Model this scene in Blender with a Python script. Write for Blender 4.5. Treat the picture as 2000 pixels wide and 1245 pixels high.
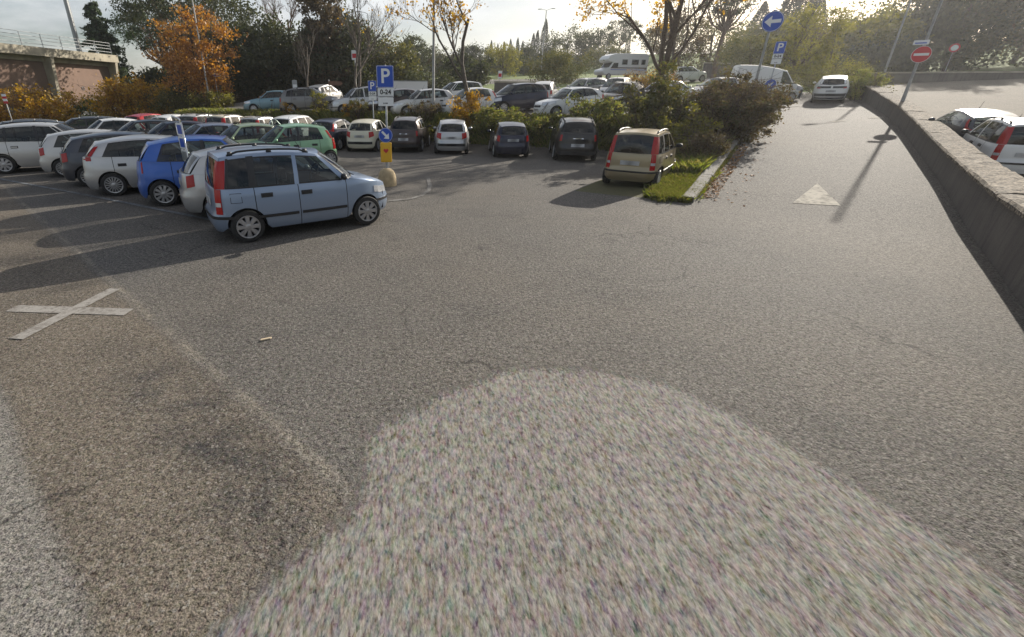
import bpy, bmesh, math, random
import numpy as np
from mathutils import Vector, Matrix

for _o in list(bpy.data.objects):
    bpy.data.objects.remove(_o)
scene = bpy.context.scene
COL = scene.collection
R = math.radians

# ------------------------------------------------------------------ camera
PITCH = 23.665
cam_data = bpy.data.cameras.new('camera')
cam_data.sensor_fit = 'HORIZONTAL'
cam_data.sensor_width = 36.0
cam_data.lens = 36.0 * 883.07 / 2000.0
cam_data.shift_x = 170.0 / 2000.0
cam_data.shift_y = -47.5 / 2000.0
cam_data.clip_start = 0.1
cam_data.clip_end = 3000.0
cam = bpy.data.objects.new('camera', cam_data)
cam.location = (0, 0, 2.5)
cam.rotation_euler = (R(90 - PITCH), 0, 0)
COL.objects.link(cam)
scene.camera = cam

# ------------------------------------------------------------------ light
SUN_AZ, SUN_EL = 45.0, 24.0          # azimuth clockwise from +Y
world = bpy.data.worlds.new('World')
scene.world = world
world.use_nodes = True
wn, wl = world.node_tree.nodes, world.node_tree.links
wn.clear()
w_out = wn.new('ShaderNodeOutputWorld')
w_bg = wn.new('ShaderNodeBackground')
w_bg.inputs['Strength'].default_value = 0.075
sky = wn.new('ShaderNodeTexSky')
sky.sky_type = 'NISHITA'
sky.sun_disc = False
sky.sun_elevation = R(SUN_EL)
sky.sun_rotation = R(SUN_AZ)
sky.air_density = 1.0
sky.dust_density = 2.0
sky.ozone_density = 1.0
# broken thin cloud
w_tc = wn.new('ShaderNodeTexCoord')
w_sep = wn.new('ShaderNodeSeparateXYZ')
wl.new(w_tc.outputs['Generated'], w_sep.inputs[0])
def wmath(op, a, b=None, clamp=False):
    n = wn.new('ShaderNodeMath'); n.operation = op; n.use_clamp = clamp
    for i, v in enumerate((a, b)):
        if v is None: continue
        if isinstance(v, (int, float)): n.inputs[i].default_value = v
        else: wl.new(v, n.inputs[i])
    return n.outputs[0]
zc = wmath('ADD', wmath('MAXIMUM', w_sep.outputs['Z'], 0.0), 0.22)
w_cmb = wn.new('ShaderNodeCombineXYZ')
wl.new(wmath('DIVIDE', w_sep.outputs['X'], zc), w_cmb.inputs[0])
wl.new(wmath('DIVIDE', w_sep.outputs['Y'], zc), w_cmb.inputs[1])
w_n = wn.new('ShaderNodeTexNoise')
w_n.inputs['Scale'].default_value = 1.1
w_n.inputs['Detail'].default_value = 7.0
w_n.inputs['Roughness'].default_value = 0.55
w_map = wn.new('ShaderNodeMapping')
w_map.inputs['Location'].default_value = (3.1, 1.7, 0)
wl.new(w_cmb.outputs[0], w_map.inputs[0])
wl.new(w_map.outputs[0], w_n.inputs['Vector'])
w_r = wn.new('ShaderNodeMapRange')
w_r.inputs['From Min'].default_value = 0.40
w_r.inputs['From Max'].default_value = 0.62
wl.new(w_n.outputs['Fac'], w_r.inputs['Value'])
w_mix = wn.new('ShaderNodeMix'); w_mix.data_type = 'RGBA'
w_n2 = wn.new('ShaderNodeTexNoise'); w_n2.inputs['Scale'].default_value = 2.3; w_n2.inputs['Detail'].default_value = 5
wl.new(w_map.outputs[0], w_n2.inputs['Vector'])
w_cr = wn.new('ShaderNodeValToRGB')
w_cr.color_ramp.elements[0].position = 0.3; w_cr.color_ramp.elements[0].color = (6.2, 6.35, 6.7, 1)
w_cr.color_ramp.elements[1].position = 0.7; w_cr.color_ramp.elements[1].color = (10.6, 10.55, 10.5, 1)
wl.new(w_n2.outputs['Fac'], w_cr.inputs[0])
wl.new(wmath('MULTIPLY', w_r.outputs[0], 0.70), w_mix.inputs['Factor'])
wl.new(sky.outputs[0], w_mix.inputs['A'])
wl.new(w_cr.outputs[0], w_mix.inputs['B'])
wl.new(w_mix.outputs['Result'], w_bg.inputs['Color'])
wl.new(w_bg.outputs[0], w_out.inputs['Surface'])

sun_data = bpy.data.lights.new('sun', 'SUN')
sun_data.energy = 5.0
sun_data.angle = R(0.55)
sun_data.color = (1.0, 0.93, 0.82)
sun = bpy.data.objects.new('sun', sun_data)
_sd = Vector((math.sin(R(SUN_AZ)) * math.cos(R(SUN_EL)), math.cos(R(SUN_AZ)) * math.cos(R(SUN_EL)), math.sin(R(SUN_EL))))
sun.rotation_euler = _sd.to_track_quat('Z', 'Y').to_euler()
sun.location = (40, 45, 60)
COL.objects.link(sun)

scene.view_settings.view_transform = 'Standard'
scene.view_settings.look = 'None'
scene.view_settings.gamma = 1.0
scene.view_settings.use_curve_mapping = False
scene.view_settings.exposure = 0.55
scene.render.engine = 'CYCLES'
scene.cycles.use_denoising = True
scene.cycles.max_bounces = 6
scene.cycles.transparent_max_bounces = 12
scene.cycles.caustics_reflective = False
scene.cycles.caustics_refractive = False

# ------------------------------------------------------------------ terrain height
def sm(a, b, x):
    t = np.clip((x - a) / (b - a), 0, 1)
    return t * t * (3 - 2 * t)
def slu(x, y):
    s = (x - 6.72) * .6 + (y - 11.32) * .8
    l = (x - 6.72) * .8 - (y - 11.32) * .6
    u = (x - 7.5) * .464 + (y - 25) * .886
    return s, l, u
def HGT(x, y):
    x = np.asarray(x, float); y = np.asarray(y, float)
    s, l, u = slu(x, y)
    k = sm(-30, -17, x)
    T = sm(-1.6, 0, u) * 1.3 * k + (.02 + .048 * k) * np.maximum(u, 0)
    Rp = .035 * (s + np.sqrt(s * s + 1.5)) - .3 * sm(5.8, 6.3, l)
    w = sm(-2.6, -.15, l)
    z = T * (1 - w) + Rp * w
    return z + .10 * (np.clip(u, 75, 108) - 75) * sm(75, 105, u) - .075 * np.maximum(u - 108, 0) + .02 * np.maximum(u - 160, 0)
def hz(x, y): return float(HGT(x, y))

# ------------------------------------------------------------------ objects
def props(o, label=None, cat=None, group=None, kind=None):
    if label: o['label'] = label
    if cat: o['category'] = cat
    if group: o['group'] = group
    if kind: o['kind'] = kind
    return o
def link(o, parent=None):
    COL.objects.link(o)
    if parent is not None: o.parent = parent
    return o
def thing(name, loc, rz=0.0, label=None, cat=None, group=None):
    o = bpy.data.objects.new(name, None)
    o.empty_display_size = 0.2
    o.location = loc; o.rotation_euler = (0, 0, rz)
    COL.objects.link(o)
    return props(o, label, cat, group)
def mesh_from(name, verts, faces, mats=(), idx=None, smooth=True, weld=False, sharp=None):
    me = bpy.data.meshes.new(name)
    me.from_pydata([tuple(v) for v in verts], [], [tuple(f) for f in faces])
    for m in mats: me.materials.append(m)
    if idx is not None: me.polygons.foreach_set('material_index', list(idx))
    if weld:
        bm = bmesh.new(); bm.from_mesh(me)
        bmesh.ops.remove_doubles(bm, verts=bm.verts, dist=0.0004)
        bmesh.ops.recalc_face_normals(bm, faces=bm.faces)
        bm.to_mesh(me); bm.free()
    me.polygons.foreach_set('use_smooth', [bool(smooth)] * len(me.polygons))
    if sharp is not None and smooth: me.set_sharp_from_angle(angle=R(sharp))
    me.update()
    return me
def obj(name, me, parent=None, loc=(0, 0, 0), rot=(0, 0, 0)):
    o = bpy.data.objects.new(name, me)
    o.location = loc; o.rotation_euler = rot
    return link(o, parent)

class MB:
    """collects quads/boxes/tubes; builds one mesh"""
    def __init__(s): s.v = []; s.f = []; s.i = []
    def add(s, verts, faces, mi=0):
        b = len(s.v); s.v += [tuple(map(float, v)) for v in verts]
        s.f += [tuple(b + k for k in f) for f in faces]; s.i += [mi] * len(faces); return s
    def grid(s, P, mi=0, mirror=False, close=False):
        n, m = len(P), len(P[0])
        vs = [p for row in P for p in row]
        fs = []
        for a in range(n - 1):
            for c in range(m - (0 if close else 1)):
                d = (c + 1) % m
                fs.append((a * m + c, a * m + d, (a + 1) * m + d, (a + 1) * m + c))
        s.add(vs, fs, mi)
        if mirror: s.add([(p[0], -p[1], p[2]) for p in vs], [f[::-1] for f in fs], mi)
        return s
    def box(s, c, d, mi=0, rot=None, taper=1.0):
        x, y, z = d[0] / 2, d[1] / 2, d[2] / 2
        V = [Vector((sx * x * (taper if sz > 0 else 1), sy * y * (taper if sz > 0 else 1), sz * z)) for sz in (-1, 1) for sy in (-1, 1) for sx in (-1, 1)]
        if rot is not None: V = [rot @ v for v in V]
        V = [v + Vector(c) for v in V]
        return s.add(V, [(0, 2, 3, 1), (4, 5, 7, 6), (0, 1, 5, 4), (2, 6, 7, 3), (0, 4, 6, 2), (1, 3, 7, 5)], mi)
    def tube(s, pts, r, n=8, mi=0, caps=True, squash=1.0):
        pts = [Vector(p) for p in pts]
        rr = r if isinstance(r, (list, tuple)) else [r] * len(pts)
        rings = []
        up = Vector((0, 0, 1))
        for k, p in enumerate(pts):
            d = (pts[min(k + 1, len(pts) - 1)] - pts[max(k - 1, 0)]).normalized()
            a = d.cross(up)
            if a.length < 1e-3: a = d.cross(Vector((1, 0, 0)))
            a.normalize(); b = d.cross(a)
            rings.append([p + a * math.cos(2 * math.pi * q / n) * rr[k] + b * math.sin(2 * math.pi * q / n) * rr[k] * squash for q in range(n)])
        s.grid(rings, mi, close=True)
        if caps:
            s.add(rings[0], [tuple(range(n))[::-1]], mi); s.add(rings[-1], [tuple(range(n))], mi)
        return s
    def lathe(s, prof, n=24, axis='z', mi=0, c=(0, 0, 0)):
        P = []
        for r, h in prof:
            row = []
            for q in range(n):
                a = 2 * math.pi * q / n
                u, w = r * math.cos(a), r * math.sin(a)
                row.append({'z': (c[0] + u, c[1] + w, c[2] + h), 'y': (c[0] + u, c[1] + h, c[2] + w), 'x': (c[0] + h, c[1] + u, c[2] + w)}[axis])
            P.append(row)
        return s.grid(P, mi, close=True)
    def poly(s, pts, mi=0, depth=None):
        """flat polygon given as 3D points; optional thickness vector"""
        n = len(pts)
        if depth is None: return s.add(pts, [tuple(range(n))], mi)
        q = [Vector(p) + Vector(depth) for p in pts]
        s.add(list(pts) + q, [tuple(range(n))[::-1], tuple(range(n, 2 * n))] + [(a, (a + 1) % n, n + (a + 1) % n, n + a) for a in range(n)], mi)
        return s
    def mesh(s, name, mats, smooth=False, weld=False, sharp=None):
        return mesh_from(name, s.v, s.f, mats, s.i, smooth, weld, sharp)
    def build(s, name, mats, parent=None, loc=(0, 0, 0), rot=(0, 0, 0), smooth=False, weld=False, sharp=None):
        if not isinstance(mats, (list, tuple)): mats = [mats]
        return obj(name, s.mesh(name, mats, smooth, weld, sharp), parent, loc, rot)

# ------------------------------------------------------------------ materials
def mat(name):
    m = bpy.data.materials.new(name); m.use_nodes = True
    nt = m.node_tree
    b = nt.nodes['Principled BSDF']
    return m, nt.nodes, nt.links, b
def simple(name, col, rough=0.5, metal=0.0, coat=0.0, spec=0.5, noise=0.0, nscale=8.0, bump=0.0, bscale=40.0, obj_coords=True):
    m, N, L, b = mat(name)
    b.inputs['Base Color'].default_value = (*col, 1)
    b.inputs['Roughness'].default_value = rough
    b.inputs['Metallic'].default_value = metal
    b.inputs['Coat Weight'].default_value = coat
    b.inputs['Coat Roughness'].default_value = 0.06
    b.inputs['Specular IOR Level'].default_value = spec
    if noise or bump:
        tc = N.new('ShaderNodeTexCoord')
    if noise:
        n = N.new('ShaderNodeTexNoise'); n.inputs['Scale'].default_value = nscale; n.inputs['Detail'].default_value = 6
        L.new(tc.outputs['Object'], n.inputs['Vector'])
        mx = N.new('ShaderNodeMix'); mx.data_type = 'RGBA'
        mx.inputs['A'].default_value = (*[c * (1 - noise) for c in col], 1)
        mx.inputs['B'].default_value = (*[min(1, c * (1 + noise)) for c in col], 1)
        mr = N.new('ShaderNodeMapRange'); mr.inputs['From Min'].default_value = .3; mr.inputs['From Max'].default_value = .7
        L.new(n.outputs['Fac'], mr.inputs['Value']); L.new(mr.outputs[0], mx.inputs['Factor'])
        L.new(mx.outputs['Result'], b.inputs['Base Color'])
    if bump:
        n2 = N.new('ShaderNodeTexNoise'); n2.inputs['Scale'].default_value = bscale; n2.inputs['Detail'].default_value = 5
        L.new(tc.outputs['Object'], n2.inputs['Vector'])
        bp = N.new('ShaderNodeBump'); bp.inputs['Strength'].default_value = bump; bp.inputs['Distance'].default_value = 0.02
        L.new(n2.outputs['Fac'], bp.inputs['Height']); L.new(bp.outputs[0], b.inputs['Normal'])
    return m
def paint_mat(name, col, metal=0.35, rough=0.38):
    """car paint with clear coat and a film of dust"""
    m, N, L, b = mat(name)
    tc = N.new('ShaderNodeTexCoord')
    n = N.new('ShaderNodeTexNoise'); n.inputs['Scale'].default_value = 3.0; n.inputs['Detail'].default_value = 8; n.inputs['Roughness'].default_value = .65
    L.new(tc.outputs['Object'], n.inputs['Vector'])
    sp = N.new('ShaderNodeSeparateXYZ'); L.new(tc.outputs['Object'], sp.inputs[0])
    low = N.new('ShaderNodeMapRange'); low.inputs['From Min'].default_value = .75; low.inputs['From Max'].default_value = .15
    low.inputs['To Min'].default_value = 0.0; low.inputs['To Max'].default_value = .30
    L.new(sp.outputs['Z'], low.inputs['Value'])
    mul = N.new('ShaderNodeMath'); mul.operation = 'MULTIPLY'; L.new(low.outputs[0], mul.inputs[0]); L.new(n.outputs['Fac'], mul.inputs[1])
    ad = N.new('ShaderNodeMath'); ad.operation = 'ADD'; ad.inputs[1].default_value = .012; L.new(mul.outputs[0], ad.inputs[0])
    mx = N.new('ShaderNodeMix'); mx.data_type = 'RGBA'
    mx.inputs['A'].default_value = (*col, 1); mx.inputs['B'].default_value = (.22, .19, .155, 1)
    L.new(ad.outputs[0], mx.inputs['Factor']); L.new(mx.outputs['Result'], b.inputs['Base Color'])
    b.inputs['Metallic'].default_value = metal
    b.inputs['Roughness'].default_value = rough
    b.inputs['Coat Weight'].default_value = 0.55; b.inputs['Specular IOR Level'].default_value = .35
    cr = N.new('ShaderNodeMapRange'); cr.inputs['To Min'].default_value = .03; cr.inputs['To Max'].default_value = .16
    L.new(n.outputs['Fac'], cr.inputs['Value']); L.new(cr.outputs[0], b.inputs['Coat Roughness'])
    return m
def glass_mat(name, tint=(.22, .26, .25), refl=1.0):
    m, N, L, b = mat(name)
    N.remove(b)
    out = [n for n in N if n.type == 'OUTPUT_MATERIAL'][0]
    tr = N.new('ShaderNodeBsdfTransparent'); tr.inputs['Color'].default_value = (*tint, 1)
    gl = N.new('ShaderNodeBsdfGlossy'); gl.inputs['Roughness'].default_value = 0.02; gl.inputs['Color'].default_value = (refl, refl, refl, 1)
    fr = N.new('ShaderNodeFresnel'); fr.inputs['IOR'].default_value = 1.52
    ge = N.new('ShaderNodeNewGeometry')
    # same reflectance from both sides of the thin pane
    mx = N.new('ShaderNodeMix'); mx.data_type = 'FLOAT'
    fr2 = N.new('ShaderNodeFresnel'); fr2.inputs['IOR'].default_value = 1 / 1.52
    L.new(ge.outputs['Backfacing'], mx.inputs['Factor']); L.new(fr.outputs[0], mx.inputs['A']); L.new(fr2.outputs[0], mx.inputs['B'])
    ms = N.new('ShaderNodeMixShader')
    L.new(mx.outputs['Result'], ms.inputs[0]); L.new(tr.outputs[0], ms.inputs[1]); L.new(gl.outputs[0], ms.inputs[2])
    L.new(ms.outputs[0], out.inputs['Surface'])
    return m
def leaf_mat(name, cols, trans=0.45, rough=0.55, tint=.25):
    """several leaf colours picked per leaf, light passing through the blade"""
    m, N, L, b = mat(name)
    N.remove(b)
    out = [n for n in N if n.type == 'OUTPUT_MATERIAL'][0]
    ge = N.new('ShaderNodeNewGeometry')
    cr = N.new('ShaderNodeValToRGB')
    e = cr.color_ramp.elements
    e[0].position = 0; e[0].color = (*cols[0], 1)
    e[1].position = 1; e[1].color = (*cols[-1], 1)
    for k in range(1, len(cols) - 1):
        q = e.new(k / (len(cols) - 1)); q.color = (*cols[k], 1)
    L.new(ge.outputs['Random Per Island'], cr.inputs[0])
    df = N.new('ShaderNodeBsdfDiffuse'); tl = N.new('ShaderNodeBsdfTranslucent')
    L.new(cr.outputs[0], df.inputs[0])
    hs = N.new('ShaderNodeHueSaturation'); hs.inputs['Saturation'].default_value = 1.15; hs.inputs['Value'].default_value = 1.25
    L.new(cr.outputs[0], hs.inputs['Color']); L.new(hs.outputs[0], tl.inputs[0])
    ms = N.new('ShaderNodeMixShader'); ms.inputs[0].default_value = trans
    L.new(df.outputs[0], ms.inputs[1]); L.new(tl.outputs[0], ms.inputs[2])
    gl = N.new('ShaderNodeBsdfGlossy'); gl.inputs['Roughness'].default_value = rough
    m2 = N.new('ShaderNodeMixShader'); m2.inputs[0].default_value = 0.05
    L.new(ms.outputs[0], m2.inputs[1]); L.new(gl.outputs[0], m2.inputs[2])
    L.new(m2.outputs[0], out.inputs['Surface'])
    return m

M = {}
M['black'] = simple('black plastic', (.018, .018, .02), .45)
M['dark_trim'] = simple('grey plastic', (.035, .035, .038), .6)
M['seam'] = simple('panel gap', (.008, .008, .008), .9)
M['chrome'] = simple('chrome', (.62, .62, .63), .12, 1.0)
M['tyre'] = simple('tyre rubber', (.022, .021, .02), .85, noise=.25, nscale=20)
M['alloy'] = simple('wheel silver', (.42, .42, .43), .32, .75, noise=.12, nscale=12)
M['red_lens'] = simple('red lamp lens', (.36, .008, .008), .22, coat=.25, spec=.3)
M['orange_lens'] = simple('orange red lens', (.55, .075, .03), .12, coat=1.0)
M['clear_lens'] = simple('clear lamp lens', (.55, .56, .58), .08, .3, coat=1.0)
M['plate'] = simple('number plate', (.42, .42, .42), .5, noise=.2, nscale=9)
M['cabin'] = simple('cabin plastic', (.02, .02, .022), .8)
M['seat'] = simple('seat cloth', (.045, .045, .05), .95, noise=.2)
M['glass'] = glass_mat('car glass', (.46, .51, .50))
M['dark_glass'] = glass_mat('privacy glass', (.06, .065, .065))
M['steel'] = simple('galvanised steel', (.36, .37, .375), .48, .6, noise=.18, nscale=9)
M['grey_pole'] = simple('weathered grey pole', (.33, .33, .32), .6, .2, noise=.2, nscale=6)
M['sign_white'] = simple('sign white', (.74, .75, .74), .4)
M['sign_blue'] = simple('sign blue', (.012, .07, .42), .4)
M['sign_red'] = simple('sign red', (.5, .022, .03), .4)
M['sign_yellow'] = simple('sign yellow', (.72, .40, .02), .45)
M['sign_black'] = simple('sign black', (.015, .015, .015), .5)
M['sign_back'] = simple('sign back aluminium', (.30, .31, .31), .5, .5)
# ------------------------------------------------------------------ vehicles
MATS = ['PAINT', 'black', 'seam', 'glass', 'dark_glass', 'cabin', 'chrome', 'dark_trim']
MI = {n: k for k, n in enumerate(MATS)}
PLACE = bpy.data.materials.new('paint slot')
def rolemats(paint=None): return [PLACE] + [M[n] for n in MATS[1:]]

def wheel_meshes(r, wid, style):
    """tyre and rim about the local y axis, outer face towards +y"""
    t = MB()
    h = wid / 2
    t.lathe([(r * .66, h * .72), (r * .70, h * .96), (r * .86, h), (r * .96, h * .86), (r, h * .55), (r, -h * .55), (r * .96, -h * .86), (r * .7, -h), (r * .66, -h * .7)], 28, 'y')
    m = MB()
    m.lathe([(r * .70, h * .98), (r * .685, h * 1.02), (r * .655, h * .9), (r * .63, h * .35), (r * .60, -h * .1), (0.02, -h * .1)], 28, 'y', 1)
    m.lathe([(r * .715, h * .98), (r * .70, h * 1.05), (r * .64, h * 1.02), (r * .62, h * .8)], 28, 'y', 0)
    ns = style
    for k in range(ns):
        a = 2 * math.pi * k / ns
        wd = (math.pi * r * .58 / ns) * (.62 if ns < 12 else .5)
        P = []
        for rr, yy, ww in ((r * .14, h * .98, wd * .8), (r * .38, h * .98, wd * .9), (r * .65, h * .93, wd * 1.25)):
            ca, sa = math.cos(a), math.sin(a)
            row = []
            for q, dy in ((-1, -.018), (-.7, 0), (.7, 0), (1, -.018)):
                row.append((rr * ca - q * ww * sa, yy + dy, rr * sa + q * ww * ca))
            P.append(row)
        m.grid(P, 0)
    m.lathe([(r * .17, h * .8), (r * .17, h * 1.02), (r * .13, h * 1.06), (0.001, h * 1.06)], 16, 'y', 0)
    return t.mesh('wheel', [M['tyre']], True, True, 40), m.mesh('rim', [M['alloy'], M['black']], True, True, 35)

class Car:
    def __init__(s, **p):
        s.p = p; s.__dict__.update(p)
        s.parts = []
        s.build()
    # -- helpers
    def plan(s):
        L, W = s.L, s.W
        n_f, n_r = s.nf, s.nr
        a = L / 2
        def y_of(x):
            n = n_f if x > 0 else n_r
            t = min(1, abs(x) / a)
            return W * (1 - t ** n) ** (1 / n)
        us = []
        for k in range(15):                                  # front end
            th = (k / 15) ** 1.0 * math.pi / 2
            x = a * math.cos(th) ** (2 / n_f); y = W * math.sin(th) ** (2 / n_f)
            us.append((x, y))
        us = [q for q in us if q[0] > a * .93]
        xs = set()
        xa = [a - s.fo, a - s.fo - s.wb]
        RA = s.r * 1.17; s.RA = RA
        for xc in xa:
            for k in range(15):
                xs.add(round(xc + RA * math.cos(math.pi * k / 14), 4))
        for d0, d1 in s.doors:
            for d in (d0, d1):
                xs.add(round(a - d - .007, 4)); xs.add(round(a - d + .007, 4))
        x = a * .93
        while x > -a * .93:
            if all(abs(x - q) > .035 for q in xs): xs.add(round(x, 4))
            x -= .075
        us += [(x, y_of(x)) for x in sorted(xs, reverse=True)]
        rear = []
        for k in range(16):
            th = math.pi / 2 - (k / 15) * math.pi / 2
            x = -a * math.cos(th) ** (2 / n_r); y = W * math.sin(th) ** (2 / n_r)
            if x < -a * .93: rear.append((x, y))
        us += rear
        us[0] = (a, 0.0); us[-1] = (-a, 0.0)
        U = np.array(us)
        d = np.gradient(U, axis=0)
        N = np.stack([-d[:, 1], d[:, 0]], 1)
        N = np.stack([d[:, 1], -d[:, 0]], 1)
        N /= np.linalg.norm(N, axis=1)[:, None] + 1e-9
        # outward
        sg = np.sign((N * (U * np.array([1, 1.5]) + 1e-6)).sum(1)); N *= sg[:, None]
        N[0] = (1, 0); N[-1] = (-1, 0)
        s.U, s.N = U, N
        seg = np.r_[0, np.cumsum(np.linalg.norm(np.diff(U, axis=0), axis=1))]
        s.S = seg
    def z_top(s, x, y):
        d = s.L / 2 - x
        if d < s.cowl_e:
            t = max(0, d / s.cowl_e)
            return s.zn + (s.zbf - s.zn) * (t ** .62)
        if d > s.rb_e:
            t = (d - s.rb_e) / max(.02, s.L - s.rb_e)
            return s.zbr + (s.ztail - s.zbr) * min(1, t)
        return s.zbf + (s.zbr - s.zbf) * (d - s.cowl_e) / (s.rb_e - s.cowl_e)
    def inset(s, n, z):
        es = np.interp(z, s.es[0], s.es[1]); ef = np.interp(z, s.ef[0], s.ef[1]); er = np.interp(z, s.er[0], s.er[1])
        nx2 = n[0] ** 2
        return es * (1 - nx2) + (ef if n[0] > 0 else er) * nx2
    def pt(s, k, z, off=0.0):
        """point on the lower body: k = fractional station index"""
        i = np.arange(len(s.U))
        P = np.array([np.interp(k, i, s.U[:, 0]), np.interp(k, i, s.U[:, 1])])
        n = np.array([np.interp(k, i, s.N[:, 0]), np.interp(k, i, s.N[:, 1])]); n /= np.linalg.norm(n) + 1e-9
        q = P - n * (s.inset(n, z) - off)
        if k <= 0 or k >= len(s.U) - 1: q[1] = 0.0
        return (q[0], max(q[1], 0.0), z)
    def kx(s, x):   # station index of a side x
        return float(np.interp(-x, -s.U[:, 0], np.arange(len(s.U))))
    def ky(s, y, front):
        n = len(s.U)
        if front:
            m = n // 2; return float(np.interp(y, s.U[:m, 1], np.arange(m)))
        m = n // 2
        return float(n - 1 - np.interp(y, s.U[::-1][:m, 1], np.arange(m)))
    def kd(s, d): return s.kx(s.L / 2 - d)
    def zbot(s, x):
        a = s.L / 2
        z = s.sill
        for xc in (a - s.fo, a - s.fo - s.wb):
            if abs(x - xc) <= s.RA + 1e-4:
                z = max(z, s.r + math.sqrt(max(0, s.RA ** 2 - (x - xc) ** 2)))
        return z
    def part(s, name, me, loc=(0, 0, 0), rot=(0, 0, 0), par=None, paint=False, role=None):
        s.parts.append(dict(name=name, me=me, loc=loc, rot=rot, par=par, role=role)); return len(s.parts) - 1
    def patch(s, k0, k1, z0, z1, off, nk=None, nz=4, taper=None):
        ks = [k0] + [k for k in range(int(math.floor(k0)) + 1, int(math.ceil(k1)))] + [k1]
        if len(ks) > 40: ks = ks[::2] + [ks[-1]]
        P = []
        for k in ks:
            t = (k - k0) / max(1e-6, k1 - k0)
            a, b = z0, z1
            if taper: a, b = taper(t)
            P.append([s.pt(k, a + (b - a) * j / nz, off) for j in range(nz + 1)])
        return P
    def solidpatch(s, mb, P, mi, mirror=True, depth=.012):
        """front surface plus rim falling back towards the body"""
        mb.grid(P, mi, mirror)
        c = np.mean([p for row in P for p in row], axis=0)
        def back(p):
            v = np.array(p) - np.array([c[0] * .0, 0, p[2]])
            n = np.array([p[0] / (s.L / 2) ** 2, p[1] / s.W ** 2 * 1.2, 0]); n /= np.linalg.norm(n) + 1e-9
            return tuple(np.array(p) - n * depth)
        ring = [P[0][j] for j in range(len(P[0]))] + [P[i][-1] for i in range(1, len(P))] + [P[-1][j] for j in range(len(P[0]) - 2, -1, -1)] + [P[i][0] for i in range(len(P) - 2, 0, -1)]
        mb.grid([ring, [back(p) for p in ring]], mi, mirror, close=True)
    # -- greenhouse loops
    def zr(s, d):
        h0, h2 = s.header_e, s.rr_e
        t = (d - h0) / (h2 - h0)
        return s.zr1 * (1 - t) * (1 - 2 * t) + 4 * s.H0 * t * (1 - t) + s.zr2 * t * (2 * t - 1)
    def B(s, d):
        x = s.L / 2 - d
        p = s.pt(s.kx(x), s.z_top(x, 0))
        return (p[0], max(p[1] - .012, 0), p[2])
    def Rf(s, d, y=None):
        y = s.wr if y is None else y
        # narrower at both ends
        t = (d - s.header_e) / (s.rr_e - s.header_e)
        w = s.wr * (1 - .05 * (2 * t - 1) ** 2)
        yy = w if y >= s.wr else y
        f = abs(yy) / w
        return (s.L / 2 - d, yy, s.zr(d) + s.crown * (1 - f ** 2.3))
    def ruled(s, b, r, nv=7, bulge=.0, v0=0., v1=1.):
        b = np.array(b); r = np.array(r); out = []
        for j in range(nv + 1):
            v = v0 + (v1 - v0) * j / nv
            p = b * (1 - v) + r * v
            p = p + np.array([0, bulge * math.sin(math.pi * v), 0])
            out.append(tuple(p))
        return out
    def gh(s, d0, r0, d1, r1, n, v0, v1, off=0.0):
        P = []
        for k in range(n + 1):
            t = k / n
            b = np.array(s.B(d0 + (d1 - d0) * t)) + (0, off, 0); r = np.array(s.Rf(r0 + (r1 - r0) * t)) + (0, off, 0)
            P.append(s.ruled(b, r, 6, s.bulge, v0, v1))
        return P
    def build(s):
        s.plan()
        a = s.L / 2; nU = len(s.U)
        # lower body ---------------------------------------------------
        body = MB(); nv = 11
        doors = [MB() for _ in s.doors]
        cols = []
        for k in range(nU):
            x, y = s.U[k]
            zb, zt = s.zbot(x), s.z_top(x, y)
            if zb > zt - .06: zb = zt - .06
            row = []
            for j in range(nv + 1):
                z = zb + (zt - zb) * j / nv
                row.append(s.pt(k, z))
            # tuck the lower edge under
            p0 = row[0]
            row = [(p0[0], p0[1] * .93, p0[2] - (.015 if zb <= s.sill + .001 else -.004))] + row
            cols.append(row)
        door_of = {}
        for k in range(nU - 1):
            xm = (s.U[k][0] + s.U[k + 1][0]) / 2; d = a - xm
            tgt, mi = body, 0
            for q, (d0, d1) in enumerate(s.doors):
                if d0 + .007 < d < d1 - .007: tgt = doors[q]
                for dd in (d0, d1):
                    if abs(d - dd) < .0072: tgt, mi = body, MI['seam']
            if tgt is not body:
                js = [j for j in range(nv + 2)]
                tgt.grid([cols[k][1:], cols[k + 1][1:]], 0, False)
                body.grid([cols[k][:2], cols[k + 1][:2]], 0, True)
            else:
                tgt.grid([cols[k], cols[k + 1]], mi, True)
        # hood and rear deck -------------------------------------------
        hood = MB()
        def cowl_pt(t):   # t 0 centre .. 1 edge
            d = s.cowl_c + (s.cowl_e - s.cowl_c) * t ** 2.2
            e = s.B(s.cowl_e); 
            return np.array((a - d, e[1] * t, s.zbf + s.cowl_rise * (1 - t ** 2)))
        def rear_pt(t):
            d = s.rb_c + (s.rb_e - s.rb_c) * t ** 2.2
            e = s.B(s.rb_e)
            return np.array((a - d, e[1] * t, s.zbr_c + (s.zbr - s.zbr_c) * t ** 2))
        s.cowl_pt, s.rear_pt = cowl_pt, rear_pt
        kc = s.kd(s.cowl_e)
        ks = [k for k in range(nU) if k < kc - .3] + [kc]
        P = []
        for k in ks:
            x = np.interp(k, np.arange(nU), s.U[:, 0]); y = np.interp(k, np.arange(nU), s.U[:, 1])
            e = np.array(s.pt(k, s.z_top(x, y)))
            t = min(1, e[1] / s.B(s.cowl_e)[1]) ** 1.0
            c = cowl_pt(t)
            row = []
            for j in range(9):
                v = j / 8
                p = e * (1 - v) + c * v
                p[2] += s.hood_b * math.sin(math.pi * v ** .75) * (1 - .55 * (abs(p[1]) / s.W) ** 2)
                row.append(tuple(p))
            P.append(row)
        hood.grid(P, 0, True)
        kr = s.kd(s.rb_e)
        ks = [kr] + [k for k in range(nU) if k > kr + .3]
        P = []
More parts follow.
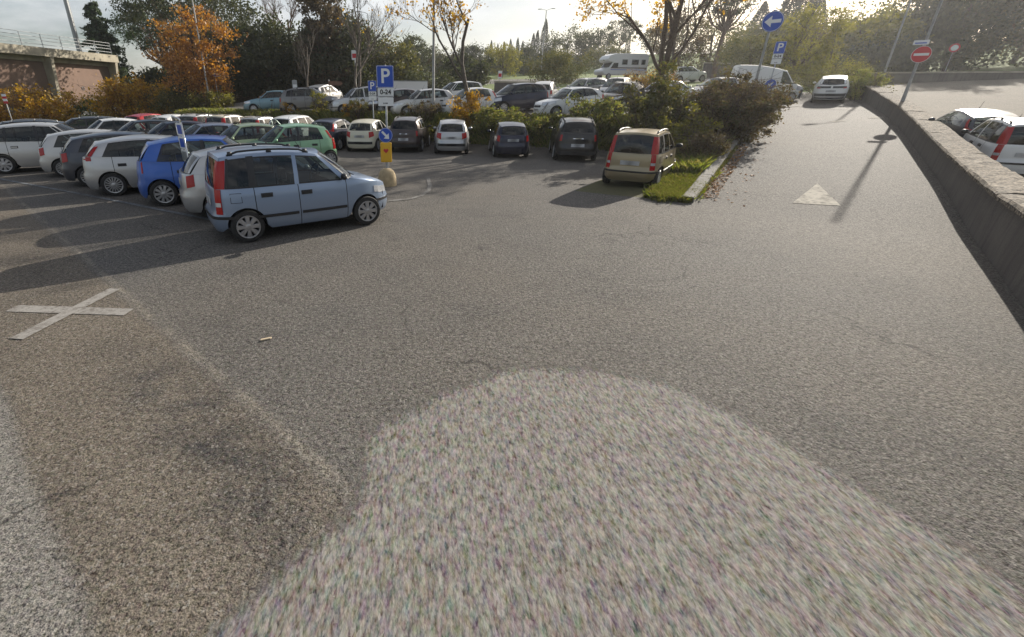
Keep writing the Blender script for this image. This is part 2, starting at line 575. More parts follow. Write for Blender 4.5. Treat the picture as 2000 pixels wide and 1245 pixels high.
        for k in ks:
            x = np.interp(k, np.arange(nU), s.U[:, 0]); y = np.interp(k, np.arange(nU), s.U[:, 1])
            e = np.array(s.pt(k, s.z_top(x, y)))
            t = min(1, e[1] / max(.01, s.B(s.rb_e)[1]))
            c = rear_pt(t)
            row = []
            for j in range(6):
                v = j / 5
                p = e * (1 - v) + c * v; p[2] += .012 * math.sin(math.pi * v)
                row.append(tuple(p))
            P.append(row)
        body.grid(P, 0, True)
        # roof ----------------------------------------------------------
        hc = s.header_c; rc = s.rr_c
        loopd = [(hc + (s.header_e - hc) * (k / 5) ** 2.2, k / 5) for k in range(6)]
        P = []
        for d, t in loopd:
            w = s.Rf(max(d, s.header_e))[1] * t
            P.append([(a - d - (1 - q) * 0, w * q, s.zr(s.header_e) + s.crown * (1 - (t * q) ** 2.3)) for q in (0, .33, .66, 1)])
        roofrows = []
        for k in range(1, 15):
            d = s.header_e + (s.rr_e - s.header_e) * k / 14
            w = s.Rf(d)[1]
            roofrows.append([s.Rf(d, w * q) for q in (0, .2, .4, .6, .76, .88, .95, 1)])
        w0 = s.Rf(s.header_e)[1]
        first = [s.Rf(s.header_e, w0 * q) for q in (0, .2, .4, .6, .76, .88, .95, 1)]
        roof = MB()
        # header strip from curved front edge to first straight row
        front_edge = [(a - (hc + (s.header_e - hc) * q ** 2.2), w0 * q, s.zr(s.header_e) + s.crown * (1 - q ** 2.3)) for q in (0, .2, .4, .6, .76, .88, .95, 1)]
        rear_w = s.Rf(s.rr_e)[1]
        rear_edge = [(a - (rc + (s.rr_e - rc) * q ** 2.2), rear_w * q, s.zr(s.rr_e) + s.crown * (1 - q ** 2.3) - (s.rr_drop if rc > s.rr_e else 0) * (1 - q)) for q in (0, .2, .4, .6, .76, .88, .95, 1)]
        roof.grid([front_edge, first] + roofrows + [rear_edge], 0, True)
        s.front_edge, s.rear_edge = front_edge, rear_edge
        body.v, body.f, body.i = body.v, body.f, body.i
        b0 = len(body.v); body.v += roof.v; body.f += [tuple(b0 + q for q in f) for f in roof.f]; body.i += roof.i
        # side glass and pillars -----------------------------------------
        br = s.breaks
        for k, kind in enumerate(s.kinds):
            (d0, r0), (d1, r1) = br[k], br[k + 1]
            n = max(1, int((d1 - d0) / .16) + 1)
            if kind == 'pillar': body.grid(s.gh(d0, r0, d1, r1, n, 0, 1), 0, True)
            elif kind == 'black': body.grid(s.gh(d0, r0, d1, r1, n, 0, .94), 1, True); body.grid(s.gh(d0, r0, d1, r1, n, .94, 1), 0, True)
            elif kind == 'lamp':
                body.grid(s.gh(d0, r0, d1, r1, n, 0, 1), 0, True)
            else:
                body.grid(s.gh(d0, r0, d1, r1, n, 0, .05), 1, True)
                body.grid(s.gh(d0, r0, d1, r1, n, .91, 1), 0, True)
                body.grid(s.gh(d0, r0, d1, r1, n, .87, .91), 1, True)
                for sg in (1, -1):
                    m = MB(); G = s.gh(d0, r0, d1, r1, n, .05, .87, -.006)
                    m.grid([[(p[0], p[1] * sg, p[2]) for p in row] for row in G], 0)
                    s.part('side_window', m.mesh('side_window', [M['dark_glass' if kind == 'dglass' else 'glass']], True, True))
        # windscreen
        def scr(name, base, top, n, gl, f0=.04, f1=.95, wfrac=.93, inset=0.0):
            T = np.linspace(-1, 1, 15)
            qs = (0, .2, .4, .6, .76, .88, .95, 1)
            te = np.array(top)
            full = []
            for t in T:
                b = base(abs(t)) * np.array((1, 1 if t >= 0 else -1, 1))
                r = np.array([np.interp(abs(t), qs, te[:, c]) for c in range(3)]); 
                if t < 0: r[1] *= -1
                full.append((b, r))
            def rows(v0, v1, t0, t1, off=0):
                out = []
                for (b, r), t in zip(full, T):
                    tt = t0 + (t1 - t0) * (t + 1) / 2
                    b2 = base(abs(tt)) * np.array((1, 1 if tt >= 0 else -1, 1))
                    r2 = np.array([np.interp(abs(tt), qs, te[:, c]) for c in range(3)])
                    if tt < 0: r2[1] *= -1
                    row = []
                    for j in range(n + 1):
                        v = v0 + (v1 - v0) * j / n
                        p = b2 * (1 - v) + r2 * v
                        p[0] += (1 if name == 'windscreen' else -1) * .035 * math.sin(math.pi * v) * (1 - tt * tt * .5) + off
                        row.append(tuple(p))
                    out.append(row)
                return out
            m = MB(); m.grid(rows(f0, f1, -wfrac, wfrac), 0)
            s.part(name, m.mesh(name, [M[gl]], True, True))
            body.grid(rows(0, f0, -1, 1), 1); body.grid(rows(f1, 1, -1, 1), 1 if name == 'windscreen' else 0)
            edge = 1 if name == 'windscreen' else 0
            body.grid(rows(f0, f1, wfrac, 1), edge); body.grid(rows(f0, f1, -1, -wfrac), edge)
            return rows
        scr('windscreen', cowl_pt, front_edge, 6, 'glass')
        rw = s.rear_glass
        rrows = None
        s.rrows = None
        if rw: s.rrows = scr('rear_window', rear_pt, rear_edge, 6, rw[3], rw[0], rw[1], rw[2])
        else:
            scr('rear_panel', rear_pt, rear_edge, 6, 'black', .3, .31, .02)
            s.parts.pop()
        # underside and cabin ------------------------------------------------
        zt = min(s.zbf, s.zbr)
        cab = MB()
        cab.box((0, 0, (s.sill + .05 + zt - .32) / 2), (s.L - .5, 2 * (s.W - .27), zt - .32 - s.sill - .05))
        cab.box((a - s.cowl_e - .12, 0, zt - .16), (.35, 2 * (s.W - .2), .28))
        cab.box((a - (s.fo / 2 + .1), 0, .45), (s.fo * .5, 2 * (s.W - .42), .35))
        cab.box((-a + .45, 0, .42), (.5, 2 * (s.W - .25), .3))
        s.part('cabin_floor', cab.mesh('cabin_floor', [M['cabin']]))
        if s.seats:
            for d, y in s.seats:
                for sg in ((1, -1) if y else (1,)):
                    m = MB(); hh = zt - .35
                    m.box((0, 0, hh * .5 + .1), (.16, .46, .62), 0, Matrix.Rotation(-.22, 3, 'Y'))
                    m.box((-.1, 0, hh * .5 + .52), (.1, .27, .2))
                    m.box((.28, 0, hh * .5 - .2), (.5, .46, .16))
                    s.part('seat', m.mesh('seat', [M['seat']]), (a - d, y * sg, .18))
            m = MB(); ring = []
            for k in range(20):
                an = 2 * math.pi * k / 20
                ring.append((-.06 + math.sin(an) * .08, math.cos(an) * .18, math.sin(an) * .165))
            m.tube(ring + [ring[0]], .017, 6); m.box((.02, 0, 0), (.04, .12, .09)); m.box((0, 0, 0), (.03, .34, .035))
            s.part('steering_wheel', m.mesh('steering_wheel', [M['seat']]), (a - s.seats[0][0] + .62, s.seats[0][1], zt + .03))
        # bodywork parts
        s.body_i = s.part('body', body.mesh('body', rolemats(), True, True, 38), role='paint')
        s.part('bonnet', hood.mesh('bonnet', rolemats(), True, True, 38), role='paint')
        for q, (d0, d1) in enumerate(s.doors):
            for sg in (1, -1):
                m = MB(); m.add([(v[0], v[1] * sg, v[2]) for v in doors[q].v], doors[q].f, 0)
                di = s.part('door', m.mesh('door', rolemats(), True, True, 38), role='paint')
                hd = MB(); xh = a - d1 + .14 if q == 0 else a - d1 + .2
                zh = s.handle_z + (.0 if q == 0 else .015)
                p = s.pt(s.kx(xh), zh, .012)
                hd.box((p[0], p[1] * sg, p[2]), (.17, .03, .045), 0)
                hd.box((p[0] + .005, p[1] * sg - .012 * sg, p[2]), (.2, .02, .075), 1)
                s.part('door_handle', hd.mesh('door_handle', [M['black'] if s.handle == 'black' else PLACE, M['dark_trim']]), par=di, role='paint' if s.handle != 'black' else None)
        if s.strip:
            for d0, d1 in s.doors:
                Pk = s.patch(s.kd(d0) + .9, s.kd(d1) - .9, s.strip[0], s.strip[1], .014, nz=2)
                for sg in (1, -1):
                    m = MB(); s.solidpatch(m, [[(q[0], q[1] * sg, q[2]) for q in row] for row in Pk], 0, False, .016)
                    s.part('side_strip', m.mesh('side_strip', [M['black']], True, True, 40))
        # lamps, plates, bumpers
        def both(name, mk, mats):
            for sg in (1, -1):
                m = MB(); mk(m)
                m.v = [(v[0], v[1] * sg, v[2]) for v in m.v]
                s.part(name, m.mesh(name, mats, True, True, 40))
        for fn in s.lamps:
            nm, mk, mats = fn(s)
            both(nm, mk, mats)
        for spec in s.plates:
            m = MB(); front, z, w, h, off, mt = spec
            k0 = s.ky(w / 2, front)
            ks = (0.0, k0) if front else (k0, nU - 1.0)
            Pk = s.patch(ks[0], ks[1], z - h / 2, z + h / 2, off, nz=1)
            s.solidpatch(m, Pk, 0, True, .012)
            nm = 'number_plate' if mt == 'plate' else ('grille' if front else 'bumper_strip')
            s.part(nm, m.mesh(nm, [M[mt]], True, True, 40))
        # badge
        # wheels
        tm, rm = wheel_meshes(s.r, s.tw, s.spokes)
        for xc in (a - s.fo, a - s.fo - s.wb):
            for sg in (1, -1):
                y = (s.W - .035 - s.tw / 2) * sg
                w = s.part('wheel', tm, (xc, y, s.r), (0, 0, 0 if sg > 0 else math.pi))
                s.part('rim', rm, par=w)
        # mirrors
        if s.mirror:
            for sg in (1, -1):
                m = MB(); e = s.B(s.cowl_e + .12)
                c = Vector((e[0] - .02, e[1] + .12, e[2] + .075))
                P = []
                for i in range(7):
                    th = math.pi * i / 6
                    P.append([(c.x + .05 * math.sin(th) * math.cos(f) * 1.1, c.y + .1 * math.cos(th), c.z + .065 * math.sin(th) * math.sin(f)) for f in np.linspace(0, 2 * math.pi, 11)[:-1]])
                m.grid(P, 0, close=True)
                m.tube([(e[0] - .02, e[1] - .02, e[2] + .02), (c.x, c.y, c.z - .02)], .022, 6, 1)
                m.v = [(v[0], v[1] * sg, v[2]) for v in m.v]
                s.part('mirror', m.mesh('mirror', [PLACE if s.mirror == 'paint' else M['black'], M['black']], True, True, 45), role='paint' if s.mirror == 'paint' else None)
        if s.rails:
            for sg in (1, -1):
                m = MB(); pts = []
                d0, d1 = s.rails
                for k in range(9):
                    t = k / 8; d = d0 + (d1 - d0) * t
                    p = s.Rf(d); h = .055 if 0 < k < 8 else .0
                    pts.append((p[0], (p[1] - .045) * sg, p[2] + h * .75 + .012))
                m.tube(pts, .019, 6, 0)
                for t in (.04, .5, .96):
                    d = d0 + (d1 - d0) * t; p = s.Rf(d); m.box((p[0], (p[1] - .05) * sg, p[2] + .035), (.09, .04, .07), 0, taper=.7)
                s.part('roof_rail', m.mesh('roof_rail', [M[s.rail_mat]], True))
        if s.antenna:
            m = MB(); p = s.Rf(s.antenna[0], 0.0)
            m.tube([(p[0], 0, p[2] - .01), (p[0] - .03, 0, p[2] + .03)], .02, 6); m.tube([(p[0] - .02, 0, p[2] + .02), (p[0] - .02 - s.antenna[1] * .55, 0, p[2] + s.antenna[1])], .005, 5)
            s.part('antenna', m.mesh('antenna', [M['black']]))
        for fn in s.extra: fn(s)
    def place(s, name, loc, az, paint, label, group, cat='car', scale=1.0, pitch=0.0, rims=None):
        t = thing(name, loc, math.pi / 2 - R(az), label, cat, group)
        t.scale = (scale,) * 3
        t.rotation_euler = (0, -pitch, math.pi / 2 - R(az))
        made = []
        for p in s.parts:
            o = bpy.data.objects.new(p['name'], p['me'])
            o.location = p['loc']; o.rotation_euler = p['rot']
            COL.objects.link(o)
            o.parent = t if p['par'] is None else made[p['par']]
            if p['role'] == 'paint':
                for k, sl in enumerate(o.material_slots):
                    if p['me'].materials[k] == PLACE:
                        sl.link = 'OBJECT'; sl.material = paint
            made.append(o)
        return t

# lamp builders -----------------------------------------------------------
def headlamp(d1, z0, z1, y0=.38):
    def f(s):
        def mk(m):
            k0, k1 = s.ky(y0, True), s.kd(d1)
            def tp(t): return (z0 + .01 + .05 * t, z1 - .02 + .06 * t - .03 * max(0, t - .7))
            s.solidpatch(m, s.patch(k0, k1, z0, z1, .008, taper=tp), 0, False)
        return 'headlight', mk, [M['clear_lens']]
    return f
def taillamp(d0, z0, z1, y1, top=None, mt='red_lens', white=None):
    """wraps round the rear corner from side position d0 to rear half-width y1"""
    def f(s):
        def mk(m):
            k0, k1 = s.kd(d0), s.ky(y1, False)
            tp = None
            if top: tp = lambda t: (z0 + top[0] * (1 - t), z1 + top[1] * (1 - t))
            s.solidpatch(m, s.patch(k0, k1, z0, z1, .009, taper=tp), 0, False)
            if white:
                P = s.patch(k0 + .2 * (k1 - k0), k1 - .1 * (k1 - k0), white[0], white[1], .014)
                s.solidpatch(m, P, 1, False, .01)
        return 'tail_light', mk, [M[mt], M['clear_lens']]
    return f
def pillarlamp(d0, r0, d1, r1, v0, v1, zlow, dlow, ylow, mt='red_lens', white=None, wrap=0):
    """tall lamp climbing the rear pillar and running on down the rear corner"""
    def f(s):
        def mk(m):
            P = []
            for row in s.gh(d0, r0, d1, r1, 3, v0, v1, .006): P.append([(p[0] - .006, p[1], p[2]) for p in row])
            m.grid(P, 0, False)
            if wrap and s.rrows:
                G = s.rrows(.0, .9, wrap, 1.0, -.009); m.grid(G, 0, False); m.grid([P[-1], G[-1]], 0, False)
            zt = s.zbr - .005
            k0, k1 = s.kd(dlow), s.ky(ylow, False)
            s.solidpatch(m, s.patch(k0, k1, zlow, zt, .009), 0, False)
            if white: s.solidpatch(m, s.patch(k0 + .1, k1 - .1, white[0], white[1], .014), 1, False, .01)
        return 'tail_light', mk, [M[mt], M['clear_lens']]
    return f
def fuel_flap(d, z, w=.17, h=.15):
    def fn(s):
        m = MB(); P = s.patch(s.kx(s.L / 2 - d + w / 2), s.kx(s.L / 2 - d - w / 2), z - h / 2, z + h / 2, .003, nz=2)
        m.grid([[(p[0], -p[1], p[2]) for p in row] for row in P], 0)
        P2 = s.patch(s.kx(s.L / 2 - d + w / 2 + .008), s.kx(s.L / 2 - d - w / 2 - .008), z - h / 2 - .008, z + h / 2 + .008, .0015, nz=2)
        m.grid([[(p[0], -p[1], p[2]) for p in row] for row in P2], 2)
        s.part('fuel_flap', m.mesh('fuel_flap', rolemats(), True), role='paint')
    return fn
def wiper(s):
    for y0 in (.1, -.5):
        m = MB(); b = s.cowl_pt(abs(y0) / s.W); b = np.array((b[0], y0, b[2]))
        m.tube([(b[0] + .03, y0, b[2] + .02), (b[0] - .12, y0 + .45, b[2] + .1)], .009, 4)
        s.part('wiper', m.mesh('wiper', [M['black']]))

BASE = dict(nf=3.4, nr=4.6, tw=.18, spokes=9, sill=.2, es=([.1, .2, .3, .5, .7, .85, 1.0, 1.3], [.1, .055, .02, 0, 0, .02, .05, .07]),
            ef=([.15, .25, .35, .5, .6, .75, 1.0], [.09, .02, 0, 0, .05, .10, .25]),
            er=([.15, .28, .38, .56, .60, .8, 1.0, 1.3], [.10, .02, 0, 0, .045, .05, .09, .15]),
            cowl_rise=.035, hood_b=.05, crown=.055, bulge=.03, rr_drop=0, handle='black', handle_z=.80, strip=None, mirror='paint', rails=None,
            rail_mat='black', antenna=None, extra=[wiper], seats=((1.95, .36), (2.75, .36)))
def C(**k):
    d = dict(BASE); d.update(k); return Car(**d)

PLATES_STD = [(False, .78, .5, .11, .012, 'plate'), (True, .45, .5, .11, .014, 'plate'), (True, .62, .7, .1, .006, 'black')]
def hatch_dims(L, W, H, wb, fo, r, **k):
    """ordinary small hatchback"""
    z = dict(L=L, W=W, H0=H - .045, wb=wb, fo=fo, r=r,
        zn=.70, zbf=.94, zbr=1.0, ztail=.98, zbr_c=.99,
        cowl_c=L * .235, cowl_e=L * .31, header_c=L * .425, header_e=L * .455, rr_e=L * .875, rr_c=L * .895, rb_e=L * .945, rb_c=L - .12,
        zr1=H - .085, zr2=H - .165, wr=W * .685,
        doors=[(L * .325, L * .575), (L * .575 + .0, L * .80)],
        breaks=[(L * .31, L * .455), (L * .345, L * .475), (L * .56, L * .56), (L * .585, L * .585), (L * .855, L * .80), (L * .945, L * .875)],
        kinds=['pillar', 'glass', 'black', 'glass', 'pillar'],
        rear_glass=(.06, .92, .86, 'glass'),
        lamps=[headlamp(L * .16, .60, .76), taillamp(L * .93, .72, .96, W * .74, (.04, .04))], plates=PLATES_STD, antenna=(L * .5, .25))
    z.update(k); return C(**z)
T = {}
def build_types():
    # light blue boxy city car ------------------------------------------------
    L, W = 3.54, .79
    T['panda'] = C(L=L, W=W, H0=1.50, wb=2.30, fo=.71, r=.288, nf=2.7, nr=5.5, tw=.17, spokes=8, sill=.22,
        zn=.70, zbf=.945, zbr=.955, ztail=.95, zbr_c=.95, cowl_c=.80, cowl_e=1.06, header_c=1.46, header_e=1.58,
        rr_e=3.28, rr_c=3.34, rb_e=3.42, rb_c=3.44, zr1=1.425, zr2=1.455, wr=.585, crown=.05, bulge=.02, hood_b=.055,
        er=([.15, .28, .38, .50, .54, .8, 1.0, 1.3], [.09, .015, 0, 0, .05, .06, .085, .1]),
        es=([.1, .2, .3, .45, .65, .85, .95, 1.3], [.1, .06, .025, 0, .0, .015, .04, .07]),
        doors=[(1.13, 2.06), (2.06, 2.83)],
        breaks=[(1.06, 1.58), (1.20, 1.66), (2.03, 2.01), (2.11, 2.08), (2.78, 2.74), (2.90, 2.86), (3.25, 3.14), (3.30, 3.18), (3.42, 3.28)],
        kinds=['pillar', 'glass', 'pillar', 'glass', 'black', 'dglass', 'black', 'lamp'],
        rear_glass=(.03, .90, .86, 'dark_glass'), strip=(.425, .475), handle_z=.80, mirror='black', rails=(1.75, 3.15), antenna=(1.72, .12),
        lamps=[headlamp(.50, .58, .73, .42), pillarlamp(3.30, 3.18, 3.42, 3.28, -.0, .90, .53, 3.38, .56, 'red_lens', (.66, .73), .86)],
        plates=[(False, .70, .52, .115, .012, 'plate'), (True, .40, .5, .11, .014, 'plate'), (True, .60, .6, .09, .006, 'black'),
                (False, .47, 1.50, .05, .012, 'black'), (True, .47, 1.44, .05, .012, 'black')],
        extra=[wiper, fuel_flap(3.14, .80)], seats=((1.95, .34), (2.65, .34)))
    # ordinary hatchbacks
    T['hatch'] = hatch_dims(4.03, .84, 1.49, 2.51, .82, .30, spokes=16)
    T['hatch_high'] = hatch_dims(4.03, .845, 1.49, 2.51, .82, .305, spokes=16, zbf=.96, zbr=1.04, zbr_c=1.0, ztail=1.0,
        lamps=[headlamp(.66, .60, .8), taillamp(3.82, .96, .99, .60, None, 'red_lens'), pillarlamp(3.70, 3.42, 3.808, 3.526, .02, .80, .93, 3.72, .66, 'red_lens')])
    T['hatch_bumper'] = hatch_dims(4.0, .84, 1.47, 2.54, .84, .30, spokes=9, er=([.15, .28, .38, .52, .60, .8, 1.0, 1.3], [.10, .02, 0, 0, .045, .05, .11, .15]),
        plates=[(False, .74, .5, .11, .012, 'plate'), (True, .45, .5, .11, .014, 'plate'), (True, .62, .8, .1, .006, 'black'), (False, .44, 1.25, .12, .012, 'black')],
        lamps=[headlamp(.66, .60, .78), taillamp(3.76, .68, .94, .50, (.08, .03))])
    T['hatch_three'] = hatch_dims(3.95, .84, 1.47, 2.49, .80, .30, spokes=10, doors=[(1.27, 2.52)],
        zbf=.93, zbr=1.08, zbr_c=1.05, ztail=1.04,
        breaks=[(1.225, 1.80), (1.36, 1.87), (2.50, 2.42), (2.57, 2.49), (3.34, 3.0), (3.733, 3.456)], kinds=['pillar', 'glass', 'black', 'glass', 'pillar'],
        lamps=[headlamp(.75, .66, .84, .42), taillamp(3.62, .80, 1.06, .60, (.04, .0))])
    # round small car (city hatch)
    T['micro'] = hatch_dims(3.45, .81, 1.50, 2.36, .70, .28, spokes=9, cowl_c=.70, cowl_e=.98, header_c=1.40, header_e=1.52, zn=.74, nf=2.8, crown=.06,
        breaks=[(.98, 1.52), (1.10, 1.60), (1.92, 1.92), (2.0, 2.0), (2.86, 2.70), (3.26, 3.02)], doors=[(1.05, 1.97), (1.97, 2.7)],
        lamps=[headlamp(.62, .62, .82, .36), pillarlamp(3.16, 2.93, 3.26, 3.02, .0, .8, .62, 3.22, .58)])
    # tall round wagon
    T['tall'] = hatch_dims(3.72, .84, 1.58, 2.36, .78, .31, spokes=10, cowl_c=.78, cowl_e=1.06, header_c=1.5, header_e=1.62, zbf=.98, zbr=1.08, zbr_c=1.05, ztail=1.04,
        breaks=[(1.06, 1.62), (1.2, 1.7), (2.06, 2.06), (2.14, 2.14), (3.16, 2.95), (3.51, 3.255)], doors=[(1.12, 2.1), (2.1, 2.86)],
        lamps=[headlamp(.66, .62, .84), taillamp(3.50, .80, 1.04, .68, (.0, .04))])
    # estate-sized people carrier
    T['mpv'] = hatch_dims(4.26, .90, 1.62, 2.68, .86, .32, spokes=8, cowl_c=.80, cowl_e=1.18, header_c=1.72, header_e=1.85, zbf=1.0, zbr=1.08, zbr_c=1.05, ztail=1.05, zn=.76,
        breaks=[(1.18, 1.85), (1.24, 1.92), (1.42, 2.02), (1.47, 2.05), (2.36, 2.38), (2.44, 2.46), (3.26, 3.2), (3.34, 3.28), (3.82, 3.62), (4.03, 3.84)],
        kinds=['pillar', 'glass', 'pillar', 'glass', 'black', 'glass', 'black', 'glass', 'pillar'], doors=[(1.34, 2.4), (2.4, 3.3)], handle='paint',
        lamps=[headlamp(.72, .66, .86), taillamp(4.02, .74, 1.03, .70)], handle_z=.86)
    T['suv'] = hatch_dims(4.32, .91, 1.66, 2.67, .82, .345, spokes=10, sill=.29, zn=.86, zbf=1.08, zbr=1.14, zbr_c=1.12, ztail=1.10, cowl_c=1.05, cowl_e=1.32, header_c=1.82, header_e=1.94,
        es=([.1, .29, .4, .6, .8, .95, 1.1, 1.4], [.1, .05, .01, 0, 0, .015, .045, .07]),
        ef=([.15, .3, .42, .6, .7, .9, 1.1], [.10, .03, 0, 0, .04, .08, .25]), er=([.15, .33, .43, .62, .67, .9, 1.1, 1.4], [.10, .02, 0, 0, .05, .06, .10, .15]),
        breaks=[(1.32, 1.94), (1.46, 2.02), (2.44, 2.44), (2.52, 2.52), (3.3, 3.24), (3.38, 3.32), (3.74, 3.6), (4.08, 3.888)],
        kinds=['pillar', 'glass', 'black', 'glass', 'black', 'dglass', 'pillar'], doors=[(1.38, 2.48), (2.48, 3.36)], handle='paint', handle_z=.95, rails=(2.1, 3.75), rail_mat='dark_trim',
        rear_glass=(.06, .9, .86, 'dark_glass'), lamps=[headlamp(.66, .74, .92), taillamp(4.12, .82, 1.06, .66)],
        plates=[(False, .92, .4, .03, .01, 'chrome'), (False, .66, .52, .115, .012, 'plate'), (True, .52, .5, .11, .014, 'plate'), (True, .76, .9, .13, .006, 'black'), (False, .36, 1.5, .14, .02, 'dark_trim'), (True, .34, 1.4, .1, .006, 'dark_trim')])
    T['crossover'] = hatch_dims(4.37, .92, 1.62, 2.61, .86, .345, spokes=10, sill=.25, zn=.84, zbf=1.06, zbr=1.16, zbr_c=1.12, ztail=1.10, cowl_c=1.05, cowl_e=1.32, header_c=1.85, header_e=1.98,
        es=([.1, .29, .4, .6, .8, .95, 1.1, 1.4], [.1, .05, .01, 0, 0, .015, .045, .07]),
        er=([.15, .3, .40, .60, .65, .9, 1.1, 1.4], [.10, .02, 0, 0, .03, .05, .12, .2]),
        breaks=[(1.354, 1.98), (1.48, 2.06), (2.44, 2.44), (2.52, 2.52), (3.4, 3.3), (4.13, 3.93)], kinds=['pillar', 'glass', 'black', 'glass', 'pillar'], doors=[(1.38, 2.48), (2.48, 3.4)],
        handle='paint', handle_z=.95, rear_glass=(.1, .88, .84, 'dark_glass'), lamps=[headlamp(.66, .74, .92), taillamp(4.1, .93, 1.05, .05, None, 'black'), taillamp(4.08, .91, 1.0, .60)],
        plates=[(False, .75, .52, .115, .012, 'plate'), (True, .5, .5, .11, .014, 'plate'), (True, .74, .9, .13, .006, 'black'), (False, .44, 1.62, .34, .022, 'dark_trim')])
    T['sedan'] = hatch_dims(4.25, .85, 1.46, 2.54, .82, .30, spokes=9, zbf=.95, zbr=.99, zbr_c=1.0, ztail=.93, cowl_c=1.0, cowl_e=1.3, header_c=1.78, header_e=1.9,
        rr_e=3.18, rr_c=3.26, rb_e=3.68, rb_c=3.76, zr2=1.36,
        breaks=[(1.3, 1.9), (1.43, 1.97), (2.3, 2.3), (2.37, 2.37), (3.02, 2.92), (3.68, 3.18)], kinds=['pillar', 'glass', 'black', 'glass', 'pillar'], doors=[(1.34, 2.34), (2.34, 3.1)],
        lamps=[headlamp(.66, .62, .8), taillamp(4.08, .74, .92, .5)], plates=PLATES_STD)
    T['estate'] = hatch_dims(4.45, .86, 1.48, 2.6, .86, .31, spokes=10, rr_e=4.05, rr_c=4.1, rb_e=4.25, rb_c=4.3, cowl_c=1.05, cowl_e=1.35, header_c=1.85, header_e=1.97, rails=(2.1, 3.9), rail_mat='steel',
        breaks=[(1.35, 1.97), (1.48, 2.04), (2.4, 2.4), (2.47, 2.47), (3.2, 3.15), (3.28, 3.23), (3.95, 3.85), (4.25, 4.05)], kinds=['pillar', 'glass', 'black', 'glass', 'black', 'glass', 'pillar'],
        doors=[(1.4, 2.44), (2.44, 3.24)], lamps=[headlamp(.7, .62, .8), taillamp(4.24, .70, .98, .68)])
    T['van'] = hatch_dims(5.5, 1.0, 2.5, 3.3, .98, .345, tw=.22, spokes=6, nf=3.0, nr=9, sill=.28, zn=1.0, zbf=1.28, zbr=1.28, zbr_c=1.28, ztail=1.28, cowl_c=.72, cowl_e=1.12, header_c=1.75, header_e=1.9, hood_b=.08,
        zr1=2.22, zr2=2.40, H0=2.44, rr_e=5.36, rr_c=5.38, rb_e=5.42, rb_c=5.44, wr=.86, crown=.07, bulge=.05,
        es=([.1, .28, .4, .6, .9, 1.2, 1.5], [.08, .04, .015, 0, 0, .005, .02]), ef=([.15, .3, .42, .65, .8, 1.0, 1.2], [.10, .03, 0, 0, .04, .08, .2]), er=([.15, .33, .5, .55, .9, 1.3], [.06, .02, 0, .04, .04, .05]),
        breaks=[(1.12, 1.9), (1.22, 1.98), (2.15, 2.2), (3.6, 3.6), (5.42, 5.36)], kinds=['pillar', 'glass', 'pillar', 'pillar'], doors=[(1.2, 2.25), (2.3, 3.55)], handle_z=1.12, mirror='black',
        rear_glass=None, strip=(.62, .72), lamps=[headlamp(.8, .84, 1.16, .55), taillamp(5.4, .8, 1.2, .86)], antenna=None, seats=((2.2, .5),),
        plates=[(False, .75, .52, .115, .012, 'plate'), (True, .5, .52, .11, .014, 'plate'), (True, .8, 1.0, .2, .006, 'black')])
build_types()
PAINT = {n: paint_mat('paint ' + n, c, mt, rg) for n, c, mt, rg in [
    ('light blue', (.235, .30, .41), .45, .34), ('silver', (.46, .46, .46), .6, .33), ('pale silver', (.52, .51, .49), .5, .35), ('bright blue', (.03, .11, .42), .35, .33),
    ('dark grey', (.055, .06, .075), .5, .33), ('black', (.007, .007, .008), .1, .3), ('white', (.72, .72, .70), 0, .35), ('cream', (.64, .60, .47), 0, .38),
    ('navy', (.009, .012, .034), .3, .32), ('green', (.22, .40, .24), .3, .36), ('lime', (.42, .50, .30), .3, .38), ('red', (.38, .018, .02), .15, .35),
    ('brown', (.10, .065, .055), .5, .33), ('gold', (.30, .245, .15), .55, .34), ('grey blue', (.22, .26, .34), .5, .34), ('teal', (.16, .27, .32), .4, .35),
    ('warm grey', (.17, .165, .16), .55, .33), ('maroon grey', (.05, .034, .032), .4, .33)]}
# ------------------------------------------------------------------ ground materials
class NT:
    def __init__(s, m): s.N, s.L = m.node_tree.nodes, m.node_tree.links
    def n(s, t, **k):
        q = s.N.new(t)
        for a, v in k.items(): setattr(q, a, v)
        return q
    def put(s, sock, v):
        if isinstance(v, (int, float)): sock.default_value = v
        elif isinstance(v, tuple): sock.default_value = v if len(v) != 3 or sock.type == 'VECTOR' else (*v, 1)
        else: s.L.new(v, sock)
    def math(s, op, a, b=0.0, clamp=False):
        q = s.n('ShaderNodeMath', operation=op, use_clamp=clamp); s.put(q.inputs[0], a); s.put(q.inputs[1], b); return q.outputs[0]
    def mix(s, f, a, b):
        q = s.n('ShaderNodeMix', data_type='RGBA'); s.put(q.inputs['Factor'], f); s.put(q.inputs['A'], a); s.put(q.inputs['B'], b); return q.outputs['Result']
    def rng(s, v, a, b, c=0.0, d=1.0, smooth=False):
        q = s.n('ShaderNodeMapRange'); q.interpolation_type = 'SMOOTHSTEP' if smooth else 'LINEAR'
        for k, x in zip(('Value', 'From Min', 'From Max', 'To Min', 'To Max'), (v, a, b, c, d)): s.put(q.inputs[k], x)
        return q.outputs[0]
    def noise(s, vec, sc, det=5, rough=.55, out='Fac'):
        q = s.n('ShaderNodeTexNoise'); q.inputs['Scale'].default_value = sc; q.inputs['Detail'].default_value = det; q.inputs['Roughness'].default_value = rough
        s.L.new(vec, q.inputs['Vector']); return q.outputs[out]
    def vor(s, vec, sc, feat='F1', out='Color', rand=1.0):
        q = s.n('ShaderNodeTexVoronoi', feature=feat); q.inputs['Scale'].default_value = sc; q.inputs['Randomness'].default_value = rand
        s.L.new(vec, q.inputs['Vector']); return q.outputs[out]

